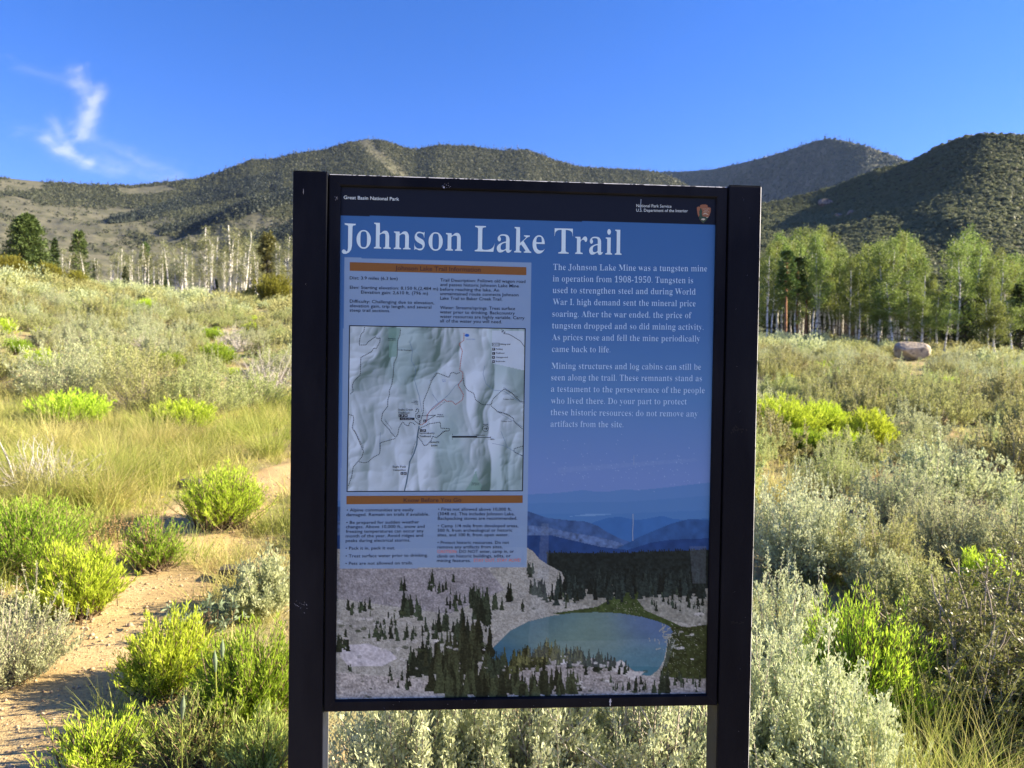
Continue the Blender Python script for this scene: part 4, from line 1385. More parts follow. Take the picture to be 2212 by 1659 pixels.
def make_bitter(name, rg, rx, h, n, m, lmat='bitter', wmat=wood_grey, leaf=.021, kids=5):
    """bitterbrush: long woody branches, side twigs, small dark leaves"""
    P_ = dome_stems(rg, n, 8, rx, h, .12, 1.4, .15, .35, .6, 3)
    st, fo = Acc(), Acc()
    V, Q = tubes(P_, np.linspace(.008, .002, 8)[None] * rg.uniform(.6, 1.5, (n, 1)), 4)
    st.add(V, Q)
    s = rg.uniform(.3, .98, (n, kids))
    C, T = along(P_, s)
    C, T = C.reshape(-1, 3), T.reshape(-1, 3)
    d = nrm(T * .5 + rg.normal(0, .6, C.shape) + np.array([0, 0, .35]))
    l_ = h * rg.uniform(.10, .26, len(C))
    q = np.linspace(0, 1, 4)[None, :, None]
    TW = C[:, None] + d[:, None] * l_[:, None, None] * q + np.cumsum(rg.normal(0, .008, (len(C), 4, 3)), 1)
    V, Q = tubes(TW, np.linspace(.003, .0012, 4)[None] * np.ones((len(C), 1)))
    st.add(V, Q)
    if m:
        s = rg.random((len(C), m))
        c, t = along(TW, s)
        c = c.reshape(-1, 3) + rg.normal(0, .006, (len(C) * m, 3))
        V, Q = leaves(c, t.reshape(-1, 3) * .4 + rg.normal(0, .7, c.shape) + np.array([0, 0, .4]), leaf * rg.uniform(.6, 1.4, len(c)), leaf * .42, rg, .65)
        fo.add(V, Q, tint=np.repeat(np.clip(rg.normal(.45, .28, len(c)), 0, 1), 4))
        return [('foliage', fo.mesh(name + '_foliage', M[lmat])), ('branches', st.mesh(name + '_branches', wmat, True))]
    return [('branches', st.mesh(name + '_branches', wmat, True))]


def make_dock(name, rg, n, h):
    st = Acc()
    B = np.stack([rg.normal(0, .09, n), rg.normal(0, .09, n), np.zeros(n)], 1)
    d = np.stack([rg.normal(0, .16, n), rg.normal(0, .16, n), np.ones(n)], 1)
    L_ = h * rg.uniform(.6, 1.05, n)
    P_ = B[:, None] + d[:, None] * L_[:, None, None] * np.linspace(0, 1, 5)[None, :, None]
    V, Q = tubes(P_, np.full((n, 5), .0022))
    st.add(V, Q, tint=.3)
    s = .45 + .55 * rg.random((n, 40))
    C, _ = along(P_, s)
    C = C.reshape(-1, 3) + rg.normal(0, .006, (n * 40, 3))
    V, Q = leaves(C, rg.normal(0, .5, C.shape) + np.array([0, 0, .6]), .013, .009, rg)
    st.add(V, Q, tint=np.repeat(rg.random(len(C)), 4))
    return [('stalks', st.mesh(name + '_stalks', M['dock']))]


def make_lupine(name, rg, n, h):
    st, fo = Acc(), Acc()
    P_ = dome_stems(rg, n, 4, h * .9, h, .3, 1.3, .2, .2, .6)
    V, Q = tubes(P_, np.full((n, 4), .0022))
    st.add(V, Q)
    C = np.repeat(P_[:, -1], 8, 0)
    V, Q = leaves(C, rg.normal(0, 1, C.shape) + np.array([0, 0, .35]), .042 * rg.uniform(.7, 1.2, len(C)), .012, rg, .55)
    fo.add(V, Q, tint=np.repeat(rg.random(len(C)), 4))
    return [('foliage', fo.mesh(name + '_foliage', M['lupine'])), ('stems', st.mesh(name + '_stems', wood_brown))]


def make_bud_stalk(name, h):
    """salsify: thin stalk, swollen neck, long pointed bud"""
    s = np.array([0, .3, .6, .80, .86, .90, .94, .97, 1.0])
    r_ = np.array([.003, .0028, .0026, .0032, .006, .0085, .0065, .0035, .0008])
    P_ = np.stack([.02 * np.sin(s * 2), .012 * s ** 2, s], 1)[None] * [1, 1, h]
    a, b = Acc(), Acc()
    V, Q = tubes(P_[:, :4], r_[None, :4], 6)
    a.add(V, Q)
    V, Q = tubes(P_[:, 3:], r_[None, 3:], 7)
    b.add(V, Q)
    bl = Acc()
    rg_ = np.random.default_rng(4)
    V, Q = blades(np.tile([[.01, 0, .05]], (5, 1)) + rg_.normal(0, .01, (5, 3)), rg_.normal(0, .3, (5, 3)) + [0, 0, 1], h * .6, .006, .3, rg_)
    bl.add(V, Q)
    return [('stalk', a.mesh(name + '_stalk', M['grass'], True)), ('bud', b.mesh(name + '_bud', M['lupine'], True)), ('leaf_blades', bl.mesh(name + '_leaf_blades', M['grass']))]


def make_flower(name, h):
    a, b = Acc(), Acc()
    P_ = np.stack([np.linspace(0, .02, 4), np.zeros(4), np.linspace(0, h, 4)], 1)[None]
    V, Q = tubes(P_, np.full((1, 4), .0016))
    a.add(V, Q)
    th = np.linspace(0, 2 * np.pi, 12)[:-1]
    C = np.tile(P_[0, -1], (11, 1))
    V, Q = leaves(C, np.stack([np.cos(th), np.sin(th) * .6 - .5, .5 + 0 * th], 1), .017, .008, np.random.default_rng(1))
    b.add(V, Q)
    return [('stalk', a.mesh(name + '_stalk', M['grass'])), ('petals', b.mesh(name + '_petals', M['yellow']))]


def make_aspen(name, rg, H, lush, fork=False, lean=0.0, low=.46):
    """tall pale trunk, upswept limbs, crown of separate leaf clusters"""
    tr, li, cr_ = Acc(), Acc(), Acc()
    s = np.linspace(0, 1, 12)
    trunks = [(0, 0)] if not fork else [(.15, 0), (-.35, .4)]
    base_r = H * (.0125 if lush else .0165)
    tips = []
    for q, (sw, off) in enumerate(trunks):
        wv = np.cumsum(rg.normal(0, H * .006, (12, 2)), 0)
        hq = H * (1 if q == 0 else .85)
        T_ = np.stack([wv[:, 0] + (lean + sw) * H * .25 * s ** 1.3, wv[:, 1], hq * s], 1)
        T_[0, :2] = 0
        V, Q = tubes(T_[None], (base_r * (1 - .82 * s) + .012)[None] * (1 if q == 0 else .75), 7)
        tr.add(V, Q)
        nl = 26 if lush else 20
        sl_ = rg.uniform((low if lush else .40), .97, nl)
        C, _ = along(T_[None], sl_[None])
        C = C[0]
        az = rg.uniform(0, 2 * np.pi, nl)
        ll = H * (.05 + .16 * (1 - sl_)) * rg.uniform(.6, 1.25, nl) * (1.15 if lush else .8)
        up = rg.uniform(.35, 1.1, nl)
        e = np.stack([np.cos(az) * ll, np.sin(az) * ll, up * ll], 1)
        t_ = np.linspace(0, 1, 4)[None, :, None]
        LP = C[:, None] + e[:, None] * t_ + np.array([0, 0, .12 * H * .1]) * t_ ** 2
        V, Q = tubes(LP, np.linspace(.028, .008, 4)[None] * rg.uniform(.6, 1.3, (nl, 1)) * H / 11)
        li.add(V, Q)
        tips.append(LP[:, 2:].reshape(-1, 3))
        tips.append(T_[-2:])
    tips = np.concatenate(tips)
    m = 62 if lush else 24
    keep = rg.random(len(tips)) < (1 if lush else .8)
    tips = tips[keep]
    C = np.repeat(tips, m, 0) + rg.normal(0, 1, (len(tips) * m, 3)) * H * np.array([.026, .026, .022]) * 1.05
    L_ = H * .0138 * rg.uniform(.6, 1.4, len(C)) * (1 if lush else 1.0)
    V, Q = leaves(C, rg.normal(0, 1, C.shape), L_, L_ * .85, rg, .5)
    cl = np.repeat(np.clip(rg.normal(.5, .22, len(tips)), 0, 1), m)
    cr_.add(V, Q, tint=np.repeat(np.clip(cl + rg.normal(0, .12, len(C)), 0, 1), 4))
    return [('trunk', tr.mesh(name + '_trunk', bark_aspen, True)), ('limbs', li.mesh(name + '_limbs', bark_aspen, True)), ('crown', cr_.mesh(name + '_crown', M['aspen' if lush else 'aspen_pale']))]


def make_conifer(name, rg, H, W, lmat, full=.5, bare=.05, dens=1.0, bark=bark_dark, ragged=.25):
    """whorls of drooping needle sprays round a straight stem"""
    tr, cr_ = Acc(), Acc()
    s = np.linspace(0, 1, 6)
    V, Q = tubes(np.stack([0 * s, 0 * s, H * .97 * s], 1)[None], (H * .02 * (1 - .9 * s))[None], 6)
    tr.add(V, Q)
    nb = int(210 * dens)
    z = bare + (1 - bare) * rg.random(nb) ** 1.15 * .99
    az = rg.uniform(0, 2 * np.pi, nb)
    u = (z - bare) / (1 - bare)
    ln = W * (np.clip((1 - u) ** full, 0, 1) * np.clip(.55 + u * 3, 0, 1)) * rg.uniform(1 - ragged * 1.6, 1 + ragged * .5, nb) + .05 * W
    e = np.stack([np.cos(az) * ln, np.sin(az) * ln, ln * (.12 + .5 * u ** 2) - ln * .22 * (1 - u)], 1)
    B = np.stack([0 * z, 0 * z, z * H], 1)
    BP = B[:, None] + e[:, None] * np.linspace(0, 1, 3)[None, :, None]
    V, Q = tubes(BP, np.linspace(.03, .008, 3)[None] * np.ones((nb, 1)) * H / 9)
    tr.add(V, Q)
    m = 20
    q = .2 + .85 * rg.random((nb, m)) ** .7
    C = (B[:, None] + e[:, None] * q[..., None]).reshape(-1, 3) + rg.normal(0, 1, (nb * m, 3)) * np.repeat(ln, m)[:, None] * np.array([.10, .10, .05])
    D = np.repeat(nrm(e), m, 0) + rg.normal(0, .5, C.shape) + np.array([0, 0, -.05])
    L_ = H * .036 * rg.uniform(.6, 1.4, len(C))
    V, Q = leaves(C, D, L_, L_ * .42, rg, .5)
    cr_.add(V, Q, tint=np.repeat(np.clip(rg.normal(.45, .26, len(C)), 0, 1), 4))
    return [('trunk', tr.mesh(name + '_trunk', bark, True)), ('crown', cr_.mesh(name + '_crown', M[lmat]))]


# ------------------------------------------------------------------ plants: placing
def plant(name, parts, loc, rz=0, s=1, label=None, cat='shrub', group=None):
    o = empty(name, loc, rz, s)
    for pn, m in parts:
        link(pn, m, o)
    return tag(o, label, cat, group)


hv = np.random.default_rng(5)
# near plants, one shape each: (kind, px, py of the foot, height m, half width m, label)
def near(kind, px, py, h, rx, label, **k):
    p_ = at(px, py)
    rg_ = np.random.default_rng(int(px * 7 + py))
    lm = k.get('mat')
    if kind == 'sagebrush':
        parts = make_sage('sage', rg_, rx, h * .86, k.get('n', 130), k.get('m', 90), k.get('leaf', .022), k.get('spikes', 26), lm or 'sage_silver', seed=px % 11, twig_r=.004, s0=k.get('s0', .35))
    elif kind == 'rabbitbrush':
        parts = make_rabbit('rabbit', rg_, rx, h, k.get('n', 300), k.get('m', 58), lm or 'rabbit', k.get('leaf', .026), seed=px % 13)
    elif kind == 'bunchgrass':
        parts = make_grass('bunch', rg_, k.get('n', 260), h, rx, lm or 'grass', k.get('width', .004), 5, k.get('heads', 20), k.get('lean', .4))
    elif kind == 'bitterbrush':
        parts = make_bitter('bitter', rg_, rx, h, k.get('n', 120), k.get('m', 26))
    elif kind == 'dead_shrub':
        parts = make_bitter('dead', rg_, rx, h, k.get('n', 60), 0, wmat=wood_pale)
    cat = {'sagebrush': 'sagebrush', 'rabbitbrush': 'rabbitbrush', 'bunchgrass': 'grass clump', 'bitterbrush': 'bitterbrush', 'dead_shrub': 'dead shrub'}[kind]
    NEAR.append((p_[0], p_[1], rx))
    return plant(kind, parts, p_, rg_.uniform(0, 6), 1, label, cat)


NEAR = []
# left of the sign
near('rabbitbrush', 362, 1508, .40, .20, 'bright yellow-green rabbitbrush jutting over the near edge of the sandy trail')
near('rabbitbrush', 540, 1580, .46, .25, 'upright green rabbitbrush close against the left side of the sign', mat='rabbit_deep', n=340)
near('sagebrush', 562, 1335, .42, .22, 'blue-grey bushy sagebrush beside the trail, just left of the sign post', mat='sage_silver', spikes=6, leaf=.026, n=110, m=100)
near('sagebrush', 20, 1480, .66, .26, 'silvery sagebrush with tall pale spikes at the left edge of the trail', spikes=46, leaf=.018)
near('rabbitbrush', 165, 1335, .46, .26, 'feathery light green rabbitbrush on the left bank of the trail', leaf=.03, m=56)
near('rabbitbrush', 65, 1240, .48, .38, 'broad deep green rabbitbrush at the far left of the photo', mat='rabbit_deep', n=380)
near('rabbitbrush', 480, 1145, .52, .38, 'rounded vivid green rabbitbrush where the trail nears the sign', n=420)
near('rabbitbrush', 335, 1238, .42, .22, 'dull green rabbitbrush half dried, between the docks and the trail', mat='rabbit_deep', n=200, m=28)
near('rabbitbrush', 560, 1690, .24, .16, 'low leafy green rabbitbrush at the foot of the left post', mat='herb', leaf=.024, n=120)
near('rabbitbrush', 215, 1690, .24, .22, 'low yellow-green rabbitbrush at the bottom left of the photo', leaf=.022, n=150, m=34)
near('rabbitbrush', 395, 1670, .30, .20, 'pale green leafy rabbitbrush at the bottom, right of the grass clump', leaf=.022, mat='herb', n=110, m=34)
near('bunchgrass', 235, 1575, .24, .07, 'thin dark green grass clump on the shaded trail edge', mat='grass', n=110, heads=4, lean=.55)
near('bunchgrass', 470, 1640, .28, .10, 'fine pale grass clump in front of the bright rabbitbrush', mat='straw', n=120, heads=6)
near('bunchgrass', 470, 1235, .26, .15, 'straw coloured grass clump at the step in the trail', mat='straw', n=170, heads=14)
near('bunchgrass', 420, 1215, .28, .16, 'yellow-green grass clump below the rounded vivid rabbitbrush', mat='grass', n=190)
near('bunchgrass', 590, 1155, .34, .14, 'dark green tufted grass clump against the left post by the trail', mat='grass', n=200)
# right of the sign
near('sagebrush', 1700, 1700, .80, .30, 'large silver-leaved sagebrush nearest the right post', mat='sage_pale', n=190, m=190, leaf=.021, spikes=36)
near('sagebrush', 1790, 1790, .62, .34, 'silver-leaved sagebrush at the bottom right of the sign', mat='sage_pale', n=190, m=190, leaf=.021, spikes=24)
near('sagebrush', 1690, 1440, .66, .26, 'grey sagebrush with tall upright spikes behind the right post', mat='sage_pale', spikes=60, leaf=.022, n=120)
near('rabbitbrush', 1865, 1590, .58, .29, 'bright yellow-green rabbitbrush between the silver sagebrush and the dark bitterbrush', n=560, m=60, leaf=.025)
near('rabbitbrush', 2135, 1320, .42, .16, 'small bright green rabbitbrush rising out of the dark bitterbrush', leaf=.03)
near('bitterbrush', 2120, 1580, .74, .50, 'big dark twiggy bitterbrush with small leaves at the right edge', n=210, m=44)
near('bitterbrush', 2300, 1480, .82, .52, 'tall dark bitterbrush cut off by the right edge of the photo', n=170, m=40)
near('bitterbrush', 2205, 1640, .50, .40, 'low twiggy bitterbrush in the bottom right corner', n=110, m=36)
near('bunchgrass', 1975, 1850, .50, .16, 'tall arching yellow-green grass clump at the bottom right', n=440, heads=40, lean=.5, mat='grass')
near('bunchgrass', 1885, 1880, .40, .13, 'arching pale grass clump between the sagebrush and the corner', n=300, heads=30, lean=.5, mat='straw')
near('bunchgrass', 2090, 1860, .46, .15, 'fine arching grass clump in the right corner under the bitterbrush', n=360, heads=20, lean=.55, mat='grass')
near('bunchgrass', 2030, 1720, .46, .15, 'yellow-green grass clump at the foot of the big bitterbrush', n=360, heads=30, lean=.5, mat='grass')
near('bunchgrass', 2190, 1830, .44, .15, 'arching grass clump farthest into the bottom right corner', n=340, heads=24, lean=.5, mat='straw')
near('sagebrush', 1735, 1240, .80, .62, 'broad pale feathery sagebrush against the right edge of the sign', spikes=110, leaf=.028, n=220, m=100, mat='sage_pale')
near('sagebrush', 1890, 1270, .66, .40, 'olive rounded sagebrush right of the pale feathery one', spikes=40, mat='sage_olive', n=130)
near('sagebrush', 2045, 1215, .62, .50, 'spiky grey-green sagebrush in front of the orange docks', spikes=120, n=160, m=100, mat='sage_silver')
near('sagebrush', 2190, 1235, .66, .50, 'spiky grey sagebrush at the right edge above the dark bitterbrush', spikes=60, n=150)
near('rabbitbrush', 1690, 955, .72, .75, 'wide vivid green rabbitbrush right beside the sign, farther up the field', n=420, leaf=.05)
near('rabbitbrush', 1775, 945, .62, .45, 'vivid green rabbitbrush second from the sign in the green row', n=300, leaf=.05)
near('rabbitbrush', 1872, 968, .62, .42, 'rounded vivid green rabbitbrush standing apart in the right field', n=300, leaf=.05)
near('rabbitbrush', 1815, 998, .45, .42, 'low vivid green rabbitbrush in front of the rounded one', n=260, leaf=.045)
near('rabbitbrush', 1730, 985, .38, .40, 'low green rabbitbrush below the wide vivid one', n=220, leaf=.045, mat='rabbit_deep')
near('sagebrush', 1800, 1075, .62, .50, 'grey-green spiky sagebrush behind the broad pale feathery one', spikes=110, n=150, mat='sage_green')
near('sagebrush', 1930, 1130, .60, .46, 'silvery spiky sagebrush left of the tan dock patch', spikes=100, n=140, m=80, mat='sage_silver')
near('sagebrush', 2050, 1060, .66, .52, 'dark-based silvery sagebrush between the dock patches', spikes=80, n=150, mat='sage_silver')
near('sagebrush', 1985, 1015, .62, .50, 'grey-green sagebrush behind the tan dock patch', spikes=70, n=140, mat='sage_green')
near('sagebrush', 2160, 1000, .66, .55, 'pale green sagebrush at the right edge behind the orange-brown docks', spikes=70, n=150, mat='sage_green')
near('sagebrush', 1985, 1350, .44, .34, 'low grey-green sagebrush between the bright rabbitbrush and the dark bitterbrush', spikes=60, n=130, mat='sage_green')
near('sagebrush', 1905, 1300, .40, .26, 'small silvery sagebrush above the bright yellow-green rabbitbrush at the right', spikes=50, n=110, mat='sage_silver')
near('bunchgrass', 1665, 1090, .62, .30, 'pale straw grass clump against the right edge of the sign', mat='straw', n=420, heads=60, width=.006)
# behind the sign, seen under its lower rail
near('sagebrush', 905, 1800, .98, .30, 'silver sagebrush seen under the sign at the left', mat='sage_pale', n=190, m=170, leaf=.022, spikes=26, s0=.34)
near('sagebrush', 1120, 1760, .98, .32, 'silver sagebrush seen under the middle of the sign', mat='sage_pale', n=190, m=170, leaf=.022, spikes=30, s0=.34)
near('sagebrush', 1430, 1770, .98, .34, 'silver sagebrush seen under the right end of the sign', mat='sage_pale', n=200, m=170, leaf=.021, spikes=26, s0=.34)
near('dead_shrub', 1280, 1730, .85, .30, 'brown bare twigs between the sagebrush under the sign', n=90)
# farther left
near('dead_shrub', 575, 850, .95, .80, 'grey dead shrub beside the left post, far up the trail side', n=110)
near('dead_shrub', 80, 1080, .50, .55, 'bleached fallen dead shrub in the tall grass at the far left', n=80)
near('sagebrush', 300, 900, 1.3, 1.0, 'large dark-based sagebrush in the middle of the left field', n=190, m=70, leaf=.034, spikes=50, mat='sage_olive', s0=.66)
near('sagebrush', 425, 908, 1.15, .85, 'grey-green sagebrush joined to the right of the large dark-based one', n=170, m=80, leaf=.034, spikes=50, mat='sage_green', s0=.62)
near('sagebrush', 145, 865, 1.2, .9, 'pale spiky sagebrush left of the large dark-based one', n=180, m=70, leaf=.04, spikes=90, mat='sage_silver')
near('rabbitbrush', 155, 930, .45, .70, 'bright green rabbitbrush strip in the left field above the tall grass', n=300, leaf=.05)
near('rabbitbrush', 395, 935, .42, .50, 'bright green rabbitbrush low in front of the grey-green sagebrush', n=260, leaf=.05)
near('rabbitbrush', 90, 800, .40, .45, 'small green rabbitbrush high in the left field', n=220, leaf=.05)
near('rabbitbrush', 262, 800, .45, .50, 'small green rabbitbrush beside the pale spiky sagebrush', n=220, leaf=.05)

dk = make_dock('dock', np.random.default_rng(8), 14, .42)
for i, (px, py, s, lab) in enumerate(((300, 1225, 1.0, 'rusty dried dock stalks left of the half dried rabbitbrush'), (232, 1215, .9, 'rusty dried dock stalks above the feathery rabbitbrush'),
                                      (1930, 1078, 1.0, 'tan dock patch in the right field, nearest the sign'), (2130, 1070, 1.1, 'orange-brown dock patch behind the spiky sagebrush at the right'), (2195, 1062, 1.1, 'orange-brown dock patch nearest the right edge'))):
    plant('dried_dock', dk, at(px, py), i * 1.3, s * np.array([1.3 if i > 1 else 1, 1.3 if i > 1 else 1, 1]), lab, 'dried dock', 'dried dock stalks')
plant('lupine', make_lupine('lupine', np.random.default_rng(9), 46, .22), at(430, 1378), 0, 1, 'soft grey-green leafy lupine at the trail edge left of the blue-grey sagebrush', 'lupine')
bs = make_bud_stalk('bud', .42)
for i, (px, py, s, lab) in enumerate(((365, 1470, .66, 'thin salsify stalk with a pointed bud behind the bright rabbitbrush, left one'), (418, 1455, .66, 'thin salsify stalk with a pointed bud behind the bright rabbitbrush, right one'),
                                      (472, 1650, 1.05, 'salsify stalk with the shorter pointed bud right of the bright rabbitbrush'), (492, 1630, 1.1, 'tallest salsify bud right of the bright rabbitbrush'), (398, 1760, 1.0, 'salsify bud at the very bottom left of the post'))):
    plant('salsify', bs, at(px, py), i * 1.1, s, lab, 'salsify', 'salsify stalks in bud')
fl = make_flower('flower', .30)
for i, (px, py, lab) in enumerate(((48, 1270, 'small yellow flower in front of the broad deep green rabbitbrush'), (345, 1160, 'small yellow flower beside the rusty dock stalks'), (625, 1190, 'small yellow flower beside the left post'))):
    plant('yellow_flower', fl, at(px, py), i, 1, lab, 'flower', 'yellow flowers')


def log_step(px, py, L_, rz, lab):
    bm = bmesh.new()
    box_bm(bm, -L_ / 2, L_ / 2, -.07, .07, -.06, .09, .012)
    for v in bm.verts:
        v.co += Vector((0, rp.normal() * .002, rp.normal() * .003))
    o = bm_obj('timber_step', bm, noise_mat('weathered_timber', (.05, .042, .036), (.12, .10, .085), 4, .9, .004, 40, stretch=(.15, 1, 1)), None)
    o.location = at(px, py)
    o.rotation_euler = (0, 0, rz)
    tag(o, lab, 'timber step', 'timber steps across the trail')


log_step(512, 1256, .22, R(8), 'dark timber step across the trail beside the blue-grey sagebrush')
log_step(412, 1056, .22, R(4), 'dark timber post end in the grass above the rounded vivid rabbitbrush')

for v, (nm, gm) in enumerate((('straw coloured', 'straw'), ('yellow-green', 'grass'))):
    gk = [make_grass('tall_bunch', np.random.default_rng(400 + v * 3 + k), 330, .62, .16, gm, .0055, 5, 26, .5) for k in range(2)]
    for k in range(17):
        p_ = at(hv.uniform(-20, 625), 925 + 190 * hv.random())
        if trail_dist(p_[0], p_[1]) < .85:
            continue
        s_ = hv.uniform(.65, 1.15)
        plant('bunchgrass', gk[k % 2], p_, hv.uniform(0, 6), s_, f'{nm} clump of tall grass in the {"far left" if p_[0] < -5.2 else ("middle" if p_[0] < -3.6 else "sign side")} of the grassy strip, {"nearer" if p_[1] < 9 else "farther"} part', 'grass clump', 'tall grass clumps left of the trail')

# ---- the sagebrush field
zones = []
KIND = {}
for tone, mt in (('silvery', 'sage_silver'), ('grey-green', 'sage_green'), ('olive', 'sage_olive')):
    for v in range(3):
        rg_ = np.random.default_rng(100 + v + len(KIND) * 10)
        KIND[tone, v] = make_sage('field_sage', rg_, rg_.uniform(.48, .62), rg_.uniform(.5, .7), 100, 84, .034, [110, 60, 90][v], mt, seed=v * 2 + len(KIND), twig_r=.006, s0=.58, lump=.5)
RBK = [make_rabbit('field_rabbit', np.random.default_rng(200 + v), .45, .48, 260, 26, ['rabbit', 'rabbit_deep'][v % 2], .055, v) for v in range(2)]
DEADK = make_bitter('field_dead', np.random.default_rng(210), .5, .45, 60, 0, wmat=wood_pale)
BITK = make_bitter('field_bitter', np.random.default_rng(211), .55, .6, 90, 14, leaf=.035)

cell = 1.28
gxx, gyy = np.meshgrid(np.arange(-62, 62, cell), np.arange(3.2, 72, cell))
fx = (gxx + hv.uniform(-.42, .42, gxx.shape)).ravel()
fy = (gyy + hv.uniform(-.42, .42, gyy.shape)).ravel()
fr = np.hypot(fx, fy)
fpx, fpy = to_px(np.stack([fx, fy, ground_z(fx, fy)], 1))
ok = (np.abs(np.arctan2(fx, fy)) < .80) & (fr < 70) & (trail_dist(fx, fy) > .95 + .25 * (fr < 6))
for x, y, rx in NEAR:
    ok &= np.hypot(fx - x, fy - y) > rx + .38
left_grass = (fx < -1) & (fr > 5.0) & (fr < 13)
ok &= ~(left_grass & (hv.random(len(fx)) < .80))
vis0 = ((fpx > -40) & (fpx < 640)) | ((fpx > 1600) & (fpx < 2255))
ok &= hv.random(len(fx)) < np.where(fr < 7, np.where(vis0, .0, .75), .92)
ok &= fr > 4.4
_b = bpy.data.objects['boulder'].location
ok &= ~((fr < _b.y + 6) & (fr > _b.y - 18) & (np.abs(fpx - 1964) < 46 + 14 * (fr > _b.y - 7)))
fx, fy, fr, fpx, fpy = fx[ok], fy[ok], fr[ok], fpx[ok], fpy[ok]
vis = ((fpx > -40) & (fpx < 640)) | ((fpx > 1600) & (fpx < 2255))
order = np.argsort(fr + np.where(vis, 0, 1e3))
N_SAGE, n_s = 262, 0
used = set()
counts = {}
todo_stuff = []
first = {}
for q in order:
    x, y = fx[q], fy[q]
    z = float(ground_z(x, y))
    if not vis[q]:
        todo_stuff.append((x, y, z))
        continue
    side = 'left' if fpx[q] < 1106 else 'right'
    kr = hv.random()
    sc_ = float(np.clip(hv.normal(1.1, .34), .5, 1.9))
    loc = (x, y, z - .02)
    rz = hv.uniform(0, 6.28)
    dist = 'near' if fr[q] < 11 else ('in the middle of' if fr[q] < 19 else 'far up')
    if kr < .10 and fr[q] < 45:
        v = hv.integers(0, 2)
        key = ('rabbitbrush', v)
        parts, cat = RBK[v], 'rabbitbrush'
        lab = ('bright' if v == 0 else 'deep') + f' green rabbitbrush in the sagebrush {dist} the {side} field'
        sc_ *= .8
    elif kr < .145 and fr[q] < 35:
        parts, cat = DEADK, 'dead shrub'
        lab = f'bare grey dead shrub {dist} the {side} field'
        key = ('dead_shrub', 0)
    elif kr < .155 and fr[q] < 35:
        parts, cat = BITK, 'bitterbrush'
        lab = f'dark twiggy bitterbrush {dist} the {side} field'
        key = ('bitterbrush', 0)
    else:
        if n_s >= N_SAGE:
            todo_stuff.append((x, y, z))
            continue
        n_s += 1
        tone = ['silvery', 'grey-green', 'olive'][int(np.clip((fbm(x / 5 + 30, y / 5, 2) - .5) * 5 + 1.3 + hv.normal() * .6, 0, 2))]
        v = int(hv.integers(0, 3))
        parts, cat = KIND[tone, v], 'sagebrush'
        size = 'low' if sc_ < .85 else ('tall' if sc_ > 1.1 else 'middling')
        col_ = ('by the edge of the photo' if (fpx[q] < 210 or fpx[q] > 2040) else ('next to the sign' if (fpx[q] > 430 and side == 'left') or (fpx[q] < 1830 and side == 'right') else 'halfway to the sign'))
        lab = f'{size} {tone} sagebrush {dist} the {side} field, {col_}'
        key = ('sagebrush', tone)
    plant(key[0], parts, loc, rz, (sc_, sc_, sc_ * hv.uniform(.8, 1.15)), lab, cat, f'{cat} plants of the {side} field')

# everything farther, and what the sign hides: one mass of low brush
st = np.array(todo_stuff)
close = np.hypot(st[:, 0], st[:, 1]) < 16
a = Acc()
for x, y, z in st[close]:
    f = KIND[['silvery', 'grey-green', 'olive'][hv.integers(0, 3)], 0][0][1]
    V = np.zeros(len(f.vertices) * 3, np.float32)
    f.vertices.foreach_get('co', V)
    V = V.reshape(-1, 3)
    c_, s_ = math.cos(x * 9), math.sin(x * 9)
    a.add(np.stack([V[:, 0] * c_ - V[:, 1] * s_ + x, V[:, 0] * s_ + V[:, 1] * c_ + y, V[:, 2] + z], 1), np.arange(len(V)).reshape(-1, 4), tint=hv.uniform(.3, .7))
tag(link('sheltered_sagebrush', a.mesh('sheltered_sagebrush', M['sage_green'])), kind='stuff')
st = st[~close]
rg = np.random.default_rng(31)
bases = []
for v in range(6):
    P_ = dome_stems(rg, 60, 3, .55, .6, .1, 1.35, .3, .55, .7, v)
    s = .58 + .44 * rg.random((60, 11))
    C, T = along(P_, s)
    C = C.reshape(-1, 3) + rg.normal(0, .05, (660, 3))
    Vb, _ = leaves(C, T.reshape(-1, 3) * .4 + rg.normal(0, .6, C.shape) + [0, 0, .8], 0.095 * rg.uniform(.6, 1.3, 660), .042, rg, .6)
    bases.append(Vb)
bases = np.stack(bases)
for nm, mt, sel in (('distant_sagebrush', 'sage_silver', 0), ('distant_green_brush', 'sage_green', 1), ('distant_olive_brush', 'sage_olive', 2)):
    tone = np.clip((fbm(st[:, 0] / 5 + 30, st[:, 1] / 5, 2) - .5) * 5 + 1.75 + rg.normal(size=len(st)) * .6, 0, 2).astype(int)
    S_ = st[tone == sel]
    n = len(S_)
    B = bases[rg.integers(0, 6, n)]
    a = rg.uniform(0, 6.28, n)[:, None]
    k = np.clip(rg.normal(1.1, .34, n), .5, 1.9)[:, None]
    V = np.stack([(B[..., 0] * np.cos(a) - B[..., 1] * np.sin(a)) * k, (B[..., 0] * np.sin(a) + B[..., 1] * np.cos(a)) * k, B[..., 2] * k * rg.uniform(.8, 1.15, (n, 1))], -1) + S_[:, None]
    tn = np.repeat(np.clip(np.repeat(rg.normal(.5, .22, n), 660) + rg.normal(0, .12, n * 660), 0, 1), 4)
    tag(link(nm, mesh(nm, V.reshape(-1, 3), np.arange(n * 2640).reshape(-1, 4), None, M[mt], tn)), kind='stuff')


